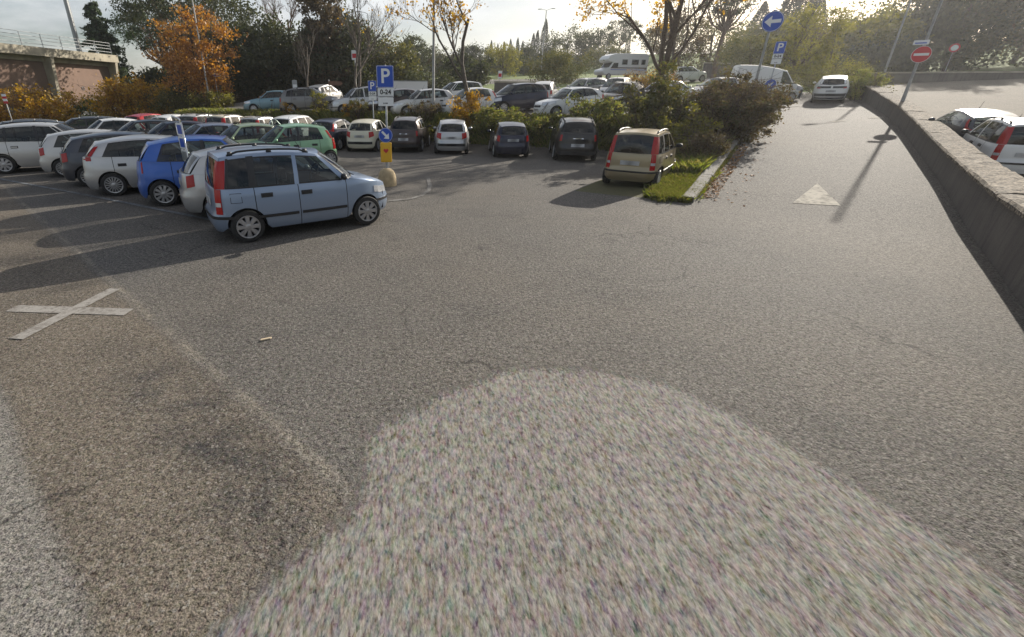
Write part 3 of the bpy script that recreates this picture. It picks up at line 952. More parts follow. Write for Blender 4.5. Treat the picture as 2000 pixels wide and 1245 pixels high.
def asphalt(name, base, warm, grain=22.0, contrast=1.0, lot=False, rough=.82, bump=.55, chroma=0.0, stretch=None):
    """worn open-grained asphalt: stones, binder, stains"""
    m, N, L, b = mat(name); t = NT(m)
    pos = t.n('ShaderNodeNewGeometry').outputs['Position']
    big = t.noise(pos, .22, 6, .6)
    mid = t.noise(pos, 1.7, 6, .65)
    col = t.mix(t.rng(big, .35, .68), (*base, 1), (*warm, 1))
    col = t.mix(t.math('MULTIPLY', t.rng(mid, .45, .75), .35), col, (*[c * .72 for c in base], 1))
    ctr = contrast
    if lot:
        sp = t.n('ShaderNodeSeparateXYZ'); L.new(pos, sp.inputs[0]); X, Y = sp.outputs[0], sp.outputs[1]
        wob = t.math('MULTIPLY', t.math('SUBTRACT', t.noise(pos, 1.1, 4), .5), .5)
        blot = t.noise(pos, .55, 7, .68)
        col = t.mix(t.math('MULTIPLY', t.rng(blot, .50, .66), .45), col, (.066, .063, .060, 1))
        dv = t.n('ShaderNodeTexVoronoi', feature='F1'); dv.inputs['Scale'].default_value = .75; L.new(pos, dv.inputs['Vector'])
        drip = t.math('MULTIPLY', t.rng(dv.outputs['Distance'], .16, .03, 0, 1, True), t.rng(t.noise(pos, 6.0, 5, .7), .42, .6))
        col = t.mix(t.math('MULTIPLY', drip, .6), col, (.045, .043, .042, 1))
        patch = t.n('ShaderNodeTexVoronoi', feature='F1'); patch.inputs['Scale'].default_value = .16; L.new(pos, patch.inputs['Vector'])
        psc = t.n('ShaderNodeSeparateColor'); L.new(patch.outputs['Color'], psc.inputs[0])
        col = t.mix(t.math('MULTIPLY', psc.outputs[0], .16), col, (.16, .145, .125, 1))
        # the ramp is laid in a paler, coarser mix
        Sr = t.math('ADD', t.math('ADD', t.math('MULTIPLY', X, .6), t.math('MULTIPLY', Y, .8)), -13.09)
        Lr = t.math('ADD', t.math('ADD', t.math('MULTIPLY', X, .8), t.math('MULTIPLY', Y, -.6)), 1.416)
        rm = t.math('MULTIPLY', t.rng(t.math('ADD', Sr, t.math('MULTIPLY', wob, 6.0)), -5.5, 4.0, 0, 1, True), t.rng(t.math('ADD', Lr, t.math('MULTIPLY', wob, 3.0)), -2.0, 1.5, 0, 1, True))
        col = t.mix(rm, col, t.mix(t.rng(big, .35, .68), (.105, .098, .089, 1), (.124, .113, .099, 1)))
        ctr = t.math('ADD', contrast, t.math('MULTIPLY', rm, .9))
        # old grey surface at the near left
        wob0 = t.math('ADD', t.math('ADD', t.math('MULTIPLY', X, -.678), t.math('MULTIPLY', Y, -.735)), -.085)
        col = t.mix(t.rng(wob0, -.1, .15, 0, 1, True), col, (.180, .168, .150, 1))
        # resurfaced lane on the left: seam from (-12.9,14.2) to (-.49,2.27)
        d1 = t.math('ADD', t.math('ADD', t.math('MULTIPLY', X, -.686), t.math('MULTIPLY', Y, -.728)), 1.30)
        d1 = t.math('ADD', d1, t.math('MULTIPLY', wob, .25))
        d2 = t.math('ADD', t.math('ADD', t.math('MULTIPLY', X, -.678), t.math('MULTIPLY', Y, -.735)), -.085)
        d2 = t.math('ADD', d2, t.math('MULTIPLY', wob, .5))
        lane = t.math('MULTIPLY', t.rng(d1, -.03, .12, 0, 1, True), t.rng(d2, .08, -.04, 0, 1, True))
        brown = t.mix(t.rng(t.noise(pos, .9, 6), .35, .7), (.158, .134, .105, 1), (.112, .095, .076, 1))
        col = t.mix(t.math('MULTIPLY', lane, .8), col, brown)
        # pale dusty line where the two layers meet
        edge = t.rng(t.math('ABSOLUTE', t.math('ADD', d1, .03)), .0, .075, 1, 0)
        edge = t.math('MULTIPLY', edge, t.rng(t.noise(pos, 2.6, 4), .35, .6))
        col = t.mix(t.math('MULTIPLY', edge, .5), col, (.27, .235, .185, 1))
        # oil drips along the seam
        oil = t.rng(t.math('ABSOLUTE', t.math('SUBTRACT', d1, .42)), .0, .55, 1, 0, True)
        oil = t.math('MULTIPLY', oil, t.rng(t.noise(pos, 2.4, 6, .65), .36, .66))
        oil = t.math('MULTIPLY', oil, t.rng(Y, 4.6, 3.6))
        col = t.mix(t.math('MULTIPLY', oil, .9), col, (.042, .042, .044, 1))
        # hairline cracks
        cv = t.n('ShaderNodeTexVoronoi', feature='DISTANCE_TO_EDGE'); cv.inputs['Scale'].default_value = .42
        wv = t.n('ShaderNodeVectorMath', operation='ADD'); L.new(pos, wv.inputs[0])
        sc = t.n('ShaderNodeVectorMath', operation='SCALE'); L.new(t.noise(pos, 2.2, 5, .6, 'Color'), sc.inputs[0]); sc.inputs['Scale'].default_value = .7
        L.new(sc.outputs[0], wv.inputs[1]); L.new(wv.outputs[0], cv.inputs['Vector'])
        crack = t.math('MULTIPLY', t.rng(cv.outputs['Distance'], .0, .012, 1, 0), t.rng(t.noise(pos, .35, 3), .52, .6))
        col = t.mix(t.math('MULTIPLY', crack, .75), col, (.03, .028, .026, 1))
    # stones: fine aggregate, coarser speckle, a few pale chips
    if stretch:
        mp = t.n('ShaderNodeMapping'); mp.inputs['Rotation'].default_value = (0, 0, R(stretch[0])); mp.inputs['Scale'].default_value = (1.0, stretch[1], 1.0); L.new(pos, mp.inputs[0]); pos = mp.outputs[0]
    n1 = t.noise(pos, grain, 2, .6); n2 = t.noise(pos, grain * .3, 3, .65)
    n3 = t.vor(pos, grain * .8, 'F1', 'Color'); sc3 = t.n('ShaderNodeSeparateColor'); L.new(n3, sc3.inputs[0])
    g1 = t.math('MULTIPLY', t.math('SUBTRACT', n1, .5), t.math('MULTIPLY', 2.8, ctr))
    g2 = t.math('MULTIPLY', t.math('SUBTRACT', n2, .5), t.math('MULTIPLY', 2.2, ctr))
    g3 = t.math('MULTIPLY', t.math('SUBTRACT', sc3.outputs[0], .5), t.math('MULTIPLY', .6, ctr))
    gain = t.math('ADD', 1.0, t.math('ADD', t.math('ADD', g1, g2), g3))
    vm = t.n('ShaderNodeVectorMath', operation='SCALE'); L.new(col, vm.inputs[0]); L.new(t.math('MINIMUM', t.math('MAXIMUM', gain, .22), 2.3), vm.inputs['Scale'])
    col = vm.outputs[0]
    if chroma:
        cc = t.noise(pos, grain * .45, 2, .6, 'Color'); hv = t.n('ShaderNodeVectorMath', operation='SUBTRACT'); L.new(cc, hv.inputs[0]); hv.inputs[1].default_value = (.5, .5, .5)
        hs = t.n('ShaderNodeVectorMath', operation='SCALE'); L.new(hv.outputs[0], hs.inputs[0]); hs.inputs['Scale'].default_value = chroma
        ha = t.n('ShaderNodeVectorMath', operation='ADD'); L.new(col, ha.inputs[0]); L.new(hs.outputs[0], ha.inputs[1]); col = ha.outputs[0]
    pale = t.math('MULTIPLY', t.math('GREATER_THAN', sc3.outputs[1], .95), .5)
    col = t.mix(pale, col, (.30, .28, .25, 1))
    L.new(col, b.inputs['Base Color'])
    b.inputs['Roughness'].default_value = rough
    b.inputs['Specular IOR Level'].default_value = .12
    bp = t.n('ShaderNodeBump'); bp.inputs['Strength'].default_value = bump; bp.inputs['Distance'].default_value = .012
    hsum = t.math('ADD', t.math('MULTIPLY', n1, 1.0), t.math('MULTIPLY', n2, 1.6))
    L.new(hsum, bp.inputs['Height']); L.new(bp.outputs[0], b.inputs['Normal'])
    return m
M['asphalt'] = asphalt('car park asphalt', (.112, .105, .096), (.130, .116, .099), 78, 1.0, True, chroma=.03)
M['ramp'] = asphalt('ramp asphalt', (.135, .127, .116), (.155, .143, .124), 42, 1.35, chroma=.04)
M['road'] = asphalt('upper road asphalt', (.16, .14, .112), (.19, .165, .13), 30, .6, rough=.92, bump=.2)
M['worn'] = asphalt('pale stitch blur', (.188, .175, .158), (.202, .185, .163), 72, .72, bump=.25, chroma=.125, stretch=(14, .38))  # stretched pale speckle imitating the stitching blur, not real wear
def grass_ground(name, a, b_, c):
    m, N, L, b = mat(name); t = NT(m)
    pos = t.n('ShaderNodeNewGeometry').outputs['Position']
    col = t.mix(t.rng(t.noise(pos, .3, 6), .35, .65), (*a, 1), (*b_, 1))
    col = t.mix(t.math('MULTIPLY', t.rng(t.noise(pos, 4.0, 6, .7), .45, .7), .6), col, (*c, 1))
    L.new(col, b.inputs['Base Color']); b.inputs['Roughness'].default_value = .95
    bp = t.n('ShaderNodeBump'); bp.inputs['Strength'].default_value = .8; bp.inputs['Distance'].default_value = .08
    L.new(t.noise(pos, 9, 6, .7), bp.inputs['Height']); L.new(bp.outputs[0], b.inputs['Normal'])
    return m
M['meadow'] = grass_ground('meadow grass', (.105, .165, .022), (.15, .185, .035), (.07, .10, .02))
M['soil'] = grass_ground('bank soil and weeds', (.085, .095, .03), (.11, .09, .045), (.055, .065, .025))
M['concrete'] = simple('old concrete', (.30, .275, .235), .9, noise=.28, nscale=2.5, bump=.5, bscale=30)
M['kerb'] = simple('kerb concrete', (.175, .162, .142), .9, noise=.25, nscale=6, bump=.4, bscale=45)
M['cap'] = asphalt('wall cap rough render', (.185, .155, .118), (.145, .124, .10), 26, 1.7, rough=.9, bump=1.0)
def streaked(name, a, b_, c):
    m, N, L, b = mat(name); t = NT(m)
    pos = t.n('ShaderNodeNewGeometry').outputs['Position']
    mp = t.n('ShaderNodeMapping'); mp.inputs['Scale'].default_value = (3.2, 3.2, .35); L.new(pos, mp.inputs[0])
    col = t.mix(t.rng(t.noise(pos, 1.1, 6, .65), .35, .68), (*a, 1), (*b_, 1))
    col = t.mix(t.math('MULTIPLY', t.rng(t.noise(mp.outputs[0], 1.6, 6, .7), .48, .72), .8), col, (*c, 1))
    col = t.mix(t.math('MULTIPLY', t.rng(t.noise(pos, 26, 4, .7), .56, .7), .5), col, (.20, .175, .15, 1))
    L.new(col, b.inputs['Base Color']); b.inputs['Roughness'].default_value = .95
    bp = t.n('ShaderNodeBump'); bp.inputs['Strength'].default_value = .9; bp.inputs['Distance'].default_value = .03
    L.new(t.math('ADD', t.noise(pos, 16, 6, .7), t.noise(pos, 3.5, 3)), bp.inputs['Height']); L.new(bp.outputs[0], b.inputs['Normal'])
    return m
M['wall_face'] = streaked('dark stained wall render', (.15, .132, .115), (.105, .092, .082), (.055, .05, .047))
def worn_paint(name, col, under, cover=.5, sc=14):
    m, N, L, b = mat(name); t = NT(m)
    pos = t.n('ShaderNodeNewGeometry').outputs['Position']
    f = t.math('ADD', t.noise(pos, sc, 6, .75), t.math('MULTIPLY', t.math('SUBTRACT', t.noise(pos, 2.5, 3), .5), .45))
    L.new(t.mix(t.rng(f, cover - .1, cover + .1), (*col, 1), (*under, 1)), b.inputs['Base Color']); b.inputs['Roughness'].default_value = .9; b.inputs['Specular IOR Level'].default_value = .1
    bp = t.n('ShaderNodeBump'); bp.inputs['Strength'].default_value = .4; bp.inputs['Distance'].default_value = .01
    L.new(t.noise(pos, 40, 4, .7), bp.inputs['Height']); L.new(bp.outputs[0], b.inputs['Normal'])
    return m
M['line_white'] = worn_paint('worn white road paint', (.30, .283, .258), (.155, .138, .12), .56)
M['line_faint'] = worn_paint('faint road paint', (.26, .25, .235), (.125, .118, .108), .48)
M['line_arrow'] = worn_paint('faded arrow paint', (.44, .405, .34), (.16, .148, .128), .56, 9)
M['line_blue'] = worn_paint('faint bay paint', (.20, .21, .22), (.10, .10, .10), .52)

# ------------------------------------------------------------------ ground sheets
def axis(lo, hi, c0, c1, fine, grow):
    a = list(np.arange(c0, c1 + 1e-6, fine)); st = fine; x = c1
    while x < hi: st *= grow; x += st; a.append(x)
    st = fine; x = c0; f = []
    while x > lo: st *= grow; x -= st; f.append(x)
    return np.array(f[::-1] + a)
# grid aligned with the ramp: p along (.6,.8), q across (.8,-.6)
gs = axis(-60, 330, -16, 48, .5, 1.16)
gl = np.concatenate([axis(-160, 0, -40, -2.6, .5, 1.16)[:-0 or None], [-2.0, -1.4, -.8, -.3, 0.0, .6, 1.4, 2.4, 3.4, 4.4, 5.15, 5.8, 6.3, 7, 8, 9.5, 11, 13, 15, 18, 22, 28, 36, 50, 70, 100, 150, 220]])
gl = np.array(sorted(set(np.round(gl[gl > -400], 3)))); gl = gl[(gl <= -2.6) | (gl >= -2.01)]
GS, GL = np.meshgrid(gs, gl, indexing='ij')
GX = 6.72 + .6 * GS + .8 * GL; GY = 11.32 + .8 * GS - .6 * GL
GZ = HGT(GX, GY)
def ground_sheets():
    n, m = GX.shape
    cls = {}
    for a in range(n - 1):
        for c in range(m - 1):
            s = (gs[a] + gs[a + 1]) / 2; l = (gl[c] + gl[c + 1]) / 2
            x = 6.72 + .6 * s + .8 * l; y = 11.32 + .8 * s - .6 * l
            _, _, u = slu(x, y)
            if l > 0 and s < 36 and l < 5.5: k = 'ramp' if s > -4 else 'lot'
            elif l > 5.5 and s < 66 and l < 34: k = 'road'
            elif l > 34: k = 'hill'
            elif l > 0 and s < 40 and s > 36 and l < 3: k = 'ramp'
            elif s < 0 and u < -1.1 and x > -40: k = 'lot'
            elif l > -2.6 and l < 0 and s < 33: k = 'bank'
            elif u < -1.1 and x > -36: k = 'lot'
            elif u < .35 and x > -30: k = 'bank'
            elif u < 26 and x > -24 and l < 8: k = 'terrace'
            elif 40 < u < 56 and x > 8: k = 'terrace'
            else: k = 'hill'
            cls.setdefault(k, []).append((a, c))
    spec = dict(lot=('car_park', 'asphalt'), ramp=('ramp_road', 'asphalt'), road=('upper_road', 'road'), bank=('planted_bank', 'soil'), terrace=('upper_car_park', 'ramp'), hill=('hillside', 'meadow'))
    for k, fl in cls.items():
        ids = {}; V = []; F = []
        for a, c in fl:
            f = []
            for p in ((a, c), (a, c + 1), (a + 1, c + 1), (a + 1, c)):
                if p not in ids: ids[p] = len(V); V.append((GX[p], GY[p], GZ[p]))
                f.append(ids[p])
            F.append(tuple(f[::-1]))
        nm, mt = spec[k]
        o = obj(nm, mesh_from(nm, V, F, [M[mt]], None, True))
        props(o, kind='structure')
ground_sheets()
def sheet(name, pts, m, lift=.012, kind='structure', label=None, cat=None, group=None, sub=.5):
    """thin painted or patched area following the ground"""
    bm = bmesh.new()
    f = bm.faces.new([bm.verts.new((x, y, 0)) for x, y in pts])
    bmesh.ops.triangulate(bm, faces=[f])
    for _ in range(6):
        es = [e for e in bm.edges if e.calc_length() > sub]
        if not es: break
        bmesh.ops.subdivide_edges(bm, edges=es, cuts=1)
        bmesh.ops.triangulate(bm, faces=[q for q in bm.faces if len(q.verts) > 3])
    for v in bm.verts: v.co.z = hz(v.co.x, v.co.y) + lift
    bmesh.ops.recalc_face_normals(bm, faces=bm.faces)
    for q in bm.faces:
        if q.normal.z < 0: q.normal_flip()
    me = bpy.data.meshes.new(name); bm.to_mesh(me); bm.free(); me.materials.append(m)
    o = obj(name, me); props(o, label, cat, group, kind); return o
def strip(name, pts, w, m, **k):
    pts = [Vector(p) for p in pts]; Lf, Rt = [], []
    for i, p in enumerate(pts):
        d = (pts[min(i + 1, len(pts) - 1)] - pts[max(i - 1, 0)]).normalized(); n = Vector((-d.y, d.x))
        Lf.append(p + n * w / 2); Rt.append(p - n * w / 2)
    return sheet(name, [tuple(p) for p in Lf + Rt[::-1]], m, **k)
random.seed(3)
# pale sheet in front, added to copy a camera stitching blur
blob = [(-2.2, .2), (-1.12, 1.41), (-.81, 1.8), (-.48, 2.2), (-.52, 2.89), (.09, 3.44), (.88, 3.9), (1.65, 3.88), (2.31, 3.64), (2.72, 3.14), (2.96, 2.61), (3.15, 2.2), (3.3, 1.87), (3.36, 1.6), (3.1, 1.2), (2.6, .2)]
def stitch_patch():
    ring = []
    for i in range(len(blob)):
        a, c = Vector(blob[i]), Vector(blob[(i + 1) % len(blob)])
        for k in range(8):
            q = a.lerp(c, k / 8); ring.append(q + Vector((random.uniform(-.02, .02), random.uniform(-.02, .02))))
    cen = Vector((1.2, 1.9)); V, F, E_ = [], [], []
    n = len(ring)
    for f, e in ((1.06, 0.0), (.99, .35), (.92, .65), (.82, 1.0), (.4, 1.0)):
        for q in ring:
            w = cen + (q - cen) * f; V.append((w.x, w.y, .005)); E_.append(e)
    for r_ in range(4):
        for k in range(n): F.append((r_ * n + k, r_ * n + (k + 1) % n, (r_ + 1) * n + (k + 1) % n, (r_ + 1) * n + k))
    F.append(tuple(range(4 * n, 5 * n)))
    me = mesh_from('stitch_blur_patch', V, F, [M['worn']], None, False)
    at = me.attributes.new('cover', 'FLOAT', 'POINT'); at.data.foreach_set('value', E_)
    bm = bmesh.new(); bm.from_mesh(me); bmesh.ops.recalc_face_normals(bm, faces=bm.faces)
    if sum(f.normal.z for f in bm.faces) < 0: bmesh.ops.reverse_faces(bm, faces=bm.faces)
    bm.to_mesh(me); bm.free()
    props(obj('stitch_blur_patch', me), kind='structure')
    N, L = M['worn'].node_tree.nodes, M['worn'].node_tree.links; t = NT(M['worn'])
    at = t.n('ShaderNodeAttribute'); at.attribute_name = 'cover'
    pos = t.n('ShaderNodeNewGeometry').outputs['Position']
    fac = t.rng(t.math('ADD', at.outputs['Fac'], t.math('MULTIPLY', t.math('SUBTRACT', t.noise(pos, 34, 3, .7), .5), .9)), .2, .6)
    tr = t.n('ShaderNodeBsdfTransparent'); ms = t.n('ShaderNodeMixShader')
    L.new(fac, ms.inputs[0]); L.new(tr.outputs[0], ms.inputs[1]); L.new(N['Principled BSDF'].outputs[0], ms.inputs[2])
    L.new(ms.outputs[0], [q for q in N if q.type == 'OUTPUT_MATERIAL'][0].inputs['Surface'])
stitch_patch()
# white cross on the lane
strip('lane_marking', [(-5.30, 5.245), (-4.52, 5.19), (-3.735, 5.135)], .19, M['line_white'], lift=.006)
strip('lane_marking', [(-4.58, 4.44), (-4.48, 5.16), (-4.38, 5.88)], .17, M['line_white'], lift=.010)
# bay lines, faint curve, dashes and arrow
strip('bay_line', [(-14.0, 15.15), (-9, 12.3), (-4.42, 9.6)], .12, M['line_blue'])
strip('bay_line', [(-1.1, 11.6), (-.87, 11.74), (-.41, 11.94), (-.1, 12.4), (.1, 13.1), (.15, 13.9), (.1, 15.4)], .12, M['line_faint'])
for k in range(5):
    x, y = 19.2 + k * 1.25, 23.9 + k * .36
    if k in (1, 3): strip('give_way_dash', [(x, y), (x + .8, y + .28)], .3, M['line_arrow'])
d_, n_ = Vector((.6, .8)), Vector((.8, -.6))
tip = Vector((10.95, 12.8)); bl, brr = Vector((8.98, 11.02)), Vector((9.86, 10.66))
sheet('direction_arrow', [tuple(tip), tuple(bl), tuple(brr)], M['line_arrow'], lift=.008, sub=.25)
strip('tar_joint', [(23.4, 29.9), (24.6, 29.1), (25.3, 27.9)], .07, M['seam'])

# ------------------------------------------------------------------ kerb, boundary wall
def SL(s, l): return (6.72 + .6 * s + .8 * l, 11.32 + .8 * s - .6 * l)
def kerb():
    root = thing('kerb', (*SL(0, 0), 0), 0, 'grey concrete kerb edging the planted island beside the ramp', 'kerb')
    s = 0.0; k = 0
    while s < 33:
        m = MB(); P = []
        for ss in (s + .006, s + .994):
            x, y = SL(ss, 0); z = hz(*SL(ss, .05)); row = []
            jig = .004 * math.sin(k * 2.3)
            for dl, dz in ((.02, -.1), (.015, .115), (-.01, .14), (-.25, .145), (-.29, .12), (-.30, -.15)):
                px, py = SL(ss, dl + jig); row.append((px - 6.72, py - 11.32, z + dz + jig))
            P.append(row)
        m.grid(P, 0); m.add(P[0], [tuple(range(6))]); m.add(P[1], [tuple(range(6))[::-1]])
        m.build('kerb_stone', M['kerb'], root); s += 1; k += 1
kerb()
def WL(s): return float(np.mean([_WL(s + d) for d in (-3, -1.5, 0, 1.5, 3)]))
def _WL(s): return float(np.interp(s, [-16, -3.2, 4, 10.5, 14, 20, 24, 30, 38], [3.3, 4.55, 5.1, 5.3, 5.45, 5.55, 5.5, 5.2, 4.9]))
def WH(s): return float(np.interp(s, [-6, -2, 2, 6, 16, 24, 34, 38], [1.0, .95, .82, .72, .72, .78, .95, 1.0]))
def wall():
    root = thing('boundary_wall', (*SL(0, 5.2), 0), 0, 'long low rendered wall with rough pale cap between ramp and upper road', 'wall')
    ox, oy = SL(0, 5.2)
    rng = random.Random(5)
    def sect(s, z_in, lo, hi, off=0.0, jit=0.0):
        row = []
        zb = hz(*SL(s, 5.0)); hh = WH(s)
        for l, z in z_in:
            x, y = SL(s, WL(s) + l - 5.2); z = z + hh - .95 if z > .3 else z
            row.append((x - ox, y - oy, zb + z + rng.uniform(-jit, jit)))
        return row
    body, cap = MB(), MB(); P = []; Q = []
    S = np.arange(-16, 38.01, .4)
    for s in S:
        P.append(sect(s, ((5.18, -.3), (5.19, .1), (5.2, .5), (5.21, .84), (5.80, .84), (5.82, -.9)), 0, 0, jit=.012))
    body.grid(P, 0); body.add(P[-1], [tuple(range(6))]); body.add(P[0], [tuple(range(6))[::-1]])
    body.build('wall_face', M['wall_face'], root, smooth=False)
    # cap in lengths with open joints
    lens = []; s = -16.0
    while s < 38:
        L_ = rng.uniform(3.0, 4.2); e = min(38, s + L_); rows = []
        m = MB(); dz = rng.uniform(-.015, .02)
        for q in np.linspace(s + .008, e - .008, 10):
            rows.append(sect(q, ((5.14, .845 + dz), (5.14, .91 + dz), (5.17, .945 + dz), (5.35, .96 + dz), (5.6, .955 + dz), (5.82, .94 + dz), (5.86, .90 + dz), (5.86, .845 + dz)), 0, 0, jit=.016))
        m.grid(rows, 0); m.add(rows[0], [tuple(range(8))]); m.add(rows[-1], [tuple(range(8))[::-1]])
        m.build('wall_cap', M['cap'], root); s = e
wall()

# ------------------------------------------------------------------ lettering and signs
def text_mesh(body, size, m, depth=.004, bold=0.0, sx=1.0):
    cu = bpy.data.curves.new('lettering', 'FONT'); cu.body = body; cu.size = size; cu.align_x = 'CENTER'; cu.align_y = 'CENTER'
    cu.extrude = depth; cu.offset = bold
    to = bpy.data.objects.new('lettering', cu); COL.objects.link(to)
    bpy.context.view_layer.update()
    me = bpy.data.meshes.new_from_object(to.evaluated_get(bpy.context.evaluated_depsgraph_get()))
    bpy.data.objects.remove(to); me.name = 'lettering'
    me.materials.clear(); me.materials.append(m)
    for v in me.vertices: v.co = Vector((v.co.x * sx, -v.co.z, v.co.y))   # stand up, facing -y
    return me
def plate_mb(w, h, d=.006, r=.03):
    m = MB(); pts = []
    for cx, cz, a0 in ((w / 2 - r, h / 2 - r, 0), (-w / 2 + r, h / 2 - r, 90), (-w / 2 + r, -h / 2 + r, 180), (w / 2 - r, -h / 2 + r, 270)):
        for k in range(5):
            a = R(a0 + 90 * k / 4); pts.append((cx + r * math.cos(a), 0, cz + r * math.sin(a)))
    return m.poly(pts, 0, (0, d, 0))
def disc_mb(r, d=.006, y=0):
    m = MB(); return m.poly([(r * math.cos(2 * math.pi * k / 36), y, r * math.sin(2 * math.pi * k / 36)) for k in range(36)], 0, (0, d, 0))
def flat(pts, y, d=-.003):
    m = MB(); return m.poly([(x, y, z) for x, z in pts], 0, (0, d, 0))
ARROW = [(-.5, -.11), (.08, -.11), (.08, -.36), (.5, 0), (.08, .36), (.08, .11), (-.5, .11)]
def arrow_pts(sc, ang):
    c, s = math.cos(ang), math.sin(ang); return [((x * c - z * s) * sc, (x * s + z * c) * sc) for x, z in ARROW]
def pole(root, h, r=.03, m='steel', z0=-.1, name='post', cap=True):
    p = MB(); p.lathe([(r, z0), (r, h)] + ([(r * .8, h + .01), (.001, h + .012)] if cap else []), 14, 'z'); return p.build(name, M[m], root, smooth=True, sharp=40)
def brackets(root, zs, y=-.0, w=.1):
    for z in zs:
        m = MB(); m.box((0, -.005, z), (.1, .085, .03)); m.build('bracket', M['steel'], root)
def p_sign(name, xy, face, h, w, hours, label, post_r=.03, plates=True, group=None):
    z = hz(*xy); root = thing(name, (*xy, z), R(face), label, 'parking sign', group)
    pole(root, h, post_r)
    zc = h - w * .60
    a = plate_mb(w, w * 1.18).build('parking_panel', M['sign_blue'], root, (0, -post_r - .012, zc))
    plate_mb(w * .97, w * 1.15, .002).build('panel_border', M['sign_white'], a, (0, -.003, 0))
    plate_mb(w * .93, w * 1.11, .002).build('panel_field', M['sign_blue'], a, (0, -.006, 0))
    o = obj('letter', text_mesh('P', w * 1.08, M['sign_white'], .002, w * .018), a, (0, -.010, 0))
    zb = zc - w * .6 - w * .25
    if plates:
        b = plate_mb(w * .94, w * .48, .006, .02).build('hours_plate', M['sign_white'], root, (0, -post_r - .012, zb))
        obj('lettering', text_mesh(hours, w * .36, M['sign_black'], .002, w * .008), b, (0, -.006, 0.01))
        flat([(-w * .44, -w * .215), (w * .44, -w * .215), (w * .44, -w * .19), (-w * .44, -w * .19)], -.004).build('plate_rule', M['sign_black'], b)
        c = plate_mb(w * .92, w * .48, .006, .02).build('notice_plate', M['sign_white'], root, (0, -post_r - .012, zb - w * .5))
        for k, (x, ww) in enumerate(((-.12, .08), (-.02, .05), (.06, .1))):
            flat([((x - ww / 2) * w, -.11 * w), ((x + ww / 2) * w, -.11 * w), ((x + ww / 2) * w, -.06 * w), ((x - ww / 2) * w, -.06 * w)], -.004).build('print_mark', M['sign_black'], c)
    brackets(root, (zc, zb)); return root

# central sign cluster
p_sign('parking_sign', (-1.17, 14.75), 0, 3.32, .5, '0-24', 'large blue P parking sign reading 0-24 above the concrete bollard')
p_sign('parking_sign', (-3.0, 28.3), 0, 3.3, .47, '0-24', 'smaller blue P parking sign further back beside the cream hatchback')
p_sign('parking_sign', (19.3, 27.9), -24, 3.75, .50, '0-24', 'blue P parking sign standing in front of the white van')
def bollard():
    x, y = -1.15, 14.0
    root = thing('direction_sign', (x, y, 0), 0, 'round blue arrow sign over yellow heart panel on a domed concrete base', 'traffic sign')
    b = MB(); b.lathe([(.285, -.02), (.285, .03), (.275, .22), (.255, .33), (.205, .43), (.12, .495), (.0, .515)], 28, 'z')
    b.build('concrete_base', M['bollard'], root, smooth=True, sharp=50)
    pole(root, 1.62, .022, 'steel', .4)
    p = MB(); p.box((0, -.03, 0), (.33, .10, .56)); o = p.build('yellow_panel', M['sign_yellow'], root, (0, 0, .97))
    mod = o.modifiers.new('b', 'BEVEL'); mod.width = .03; mod.segments = 3
    hp = []
    for k in range(40):
        t = 2 * math.pi * k / 40
        hp.append((.0046 * 16 * math.sin(t) ** 3, .0046 * (13 * math.cos(t) - 5 * math.cos(2 * t) - 2 * math.cos(3 * t) - math.cos(4 * t)) + .05))
    flat(hp, -.082).build('heart', M['sign_red'], o)
    d = disc_mb(.205).build('blue_disc', M['sign_blue'], root, (0, -.045, 1.45))
    disc_mb(.195, .002).build('disc_border', M['sign_white'], d, (0, -.003, 0))
    disc_mb(.188, .002).build('disc_field', M['sign_blue'], d, (0, -.006, 0))
    flat(arrow_pts(.29, R(-45)), -.008).build('arrow', M['sign_white'], d)
M['bollard'] = simple('yellowed concrete', (.44, .34, .20), .85, noise=.2, nscale=7, bump=.3, bscale=50)
bollard()
def left_arrow():
    x, y = 15.5, 23.4; root = thing('direction_sign', (x, y, hz(x, y)), R(-22), 'round blue sign with white left arrow on a tall grey post above the island bushes', 'traffic sign')
    pole(root, 4.95, .055, 'grey_pole')
    d = disc_mb(.41).build('blue_disc', M['sign_blue'], root, (.02, -.075, 4.5))
    disc_mb(.395, .002).build('disc_border', M['sign_white'], d, (0, -.003, 0)); disc_mb(.38, .002).build('disc_field', M['sign_blue'], d, (0, -.006, 0))
    flat(arrow_pts(.62, R(183)), -.008).build('arrow', M['sign_white'], d); brackets(root, (4.3, 4.7))
left_arrow()
def small_blue():
    x, y = 18.85, 27.2; root = thing('direction_sign', (x, y, hz(x, y)), R(-24), 'small round blue sign low on its post against the white van', 'traffic sign')
    pole(root, 1.95, .03)
    d = disc_mb(.25).build('blue_disc', M['sign_blue'], root, (0, -.05, 1.68)); flat(arrow_pts(.32, R(-130)), -.004).build('arrow', M['sign_white'], d)
small_blue()
def no_entry():
    x, y = SL(21.3, WL(21.3) + .3); z = hz(*SL(21.3, 5.0)) + WH(21.3)
    root = thing('no_entry_sign', (x, y, z), R(-32), 'red no entry sign on the lamp post standing on the boundary wall', 'traffic sign')
    p = MB(); p.lathe([(.085, -.1), (.08, .1), (.062, 1.2), (.05, 7.5)], 14, 'z'); p.build('post', M['grey_pole'], root, smooth=True)
    d = disc_mb(.36).build('sign_disc', M['sign_white'], root, (0, -.09, 2.1)); disc_mb(.345, .002).build('red_field', M['sign_red'], d, (0, -.003, 0))
    flat([(-.27, -.055), (.27, -.055), (.27, .055), (-.27, .055)], -.004).build('white_bar', M['sign_white'], d)
    b = plate_mb(.56, .2, .006, .02).build('street_plate', M['sign_white'], root, (-.16, -.09, 2.62))
    flat([(-.22, -.05), (.2, -.05), (.2, .0), (-.22, .0)], -.003).build('plate_print', M['sign_blue'], b)
no_entry()
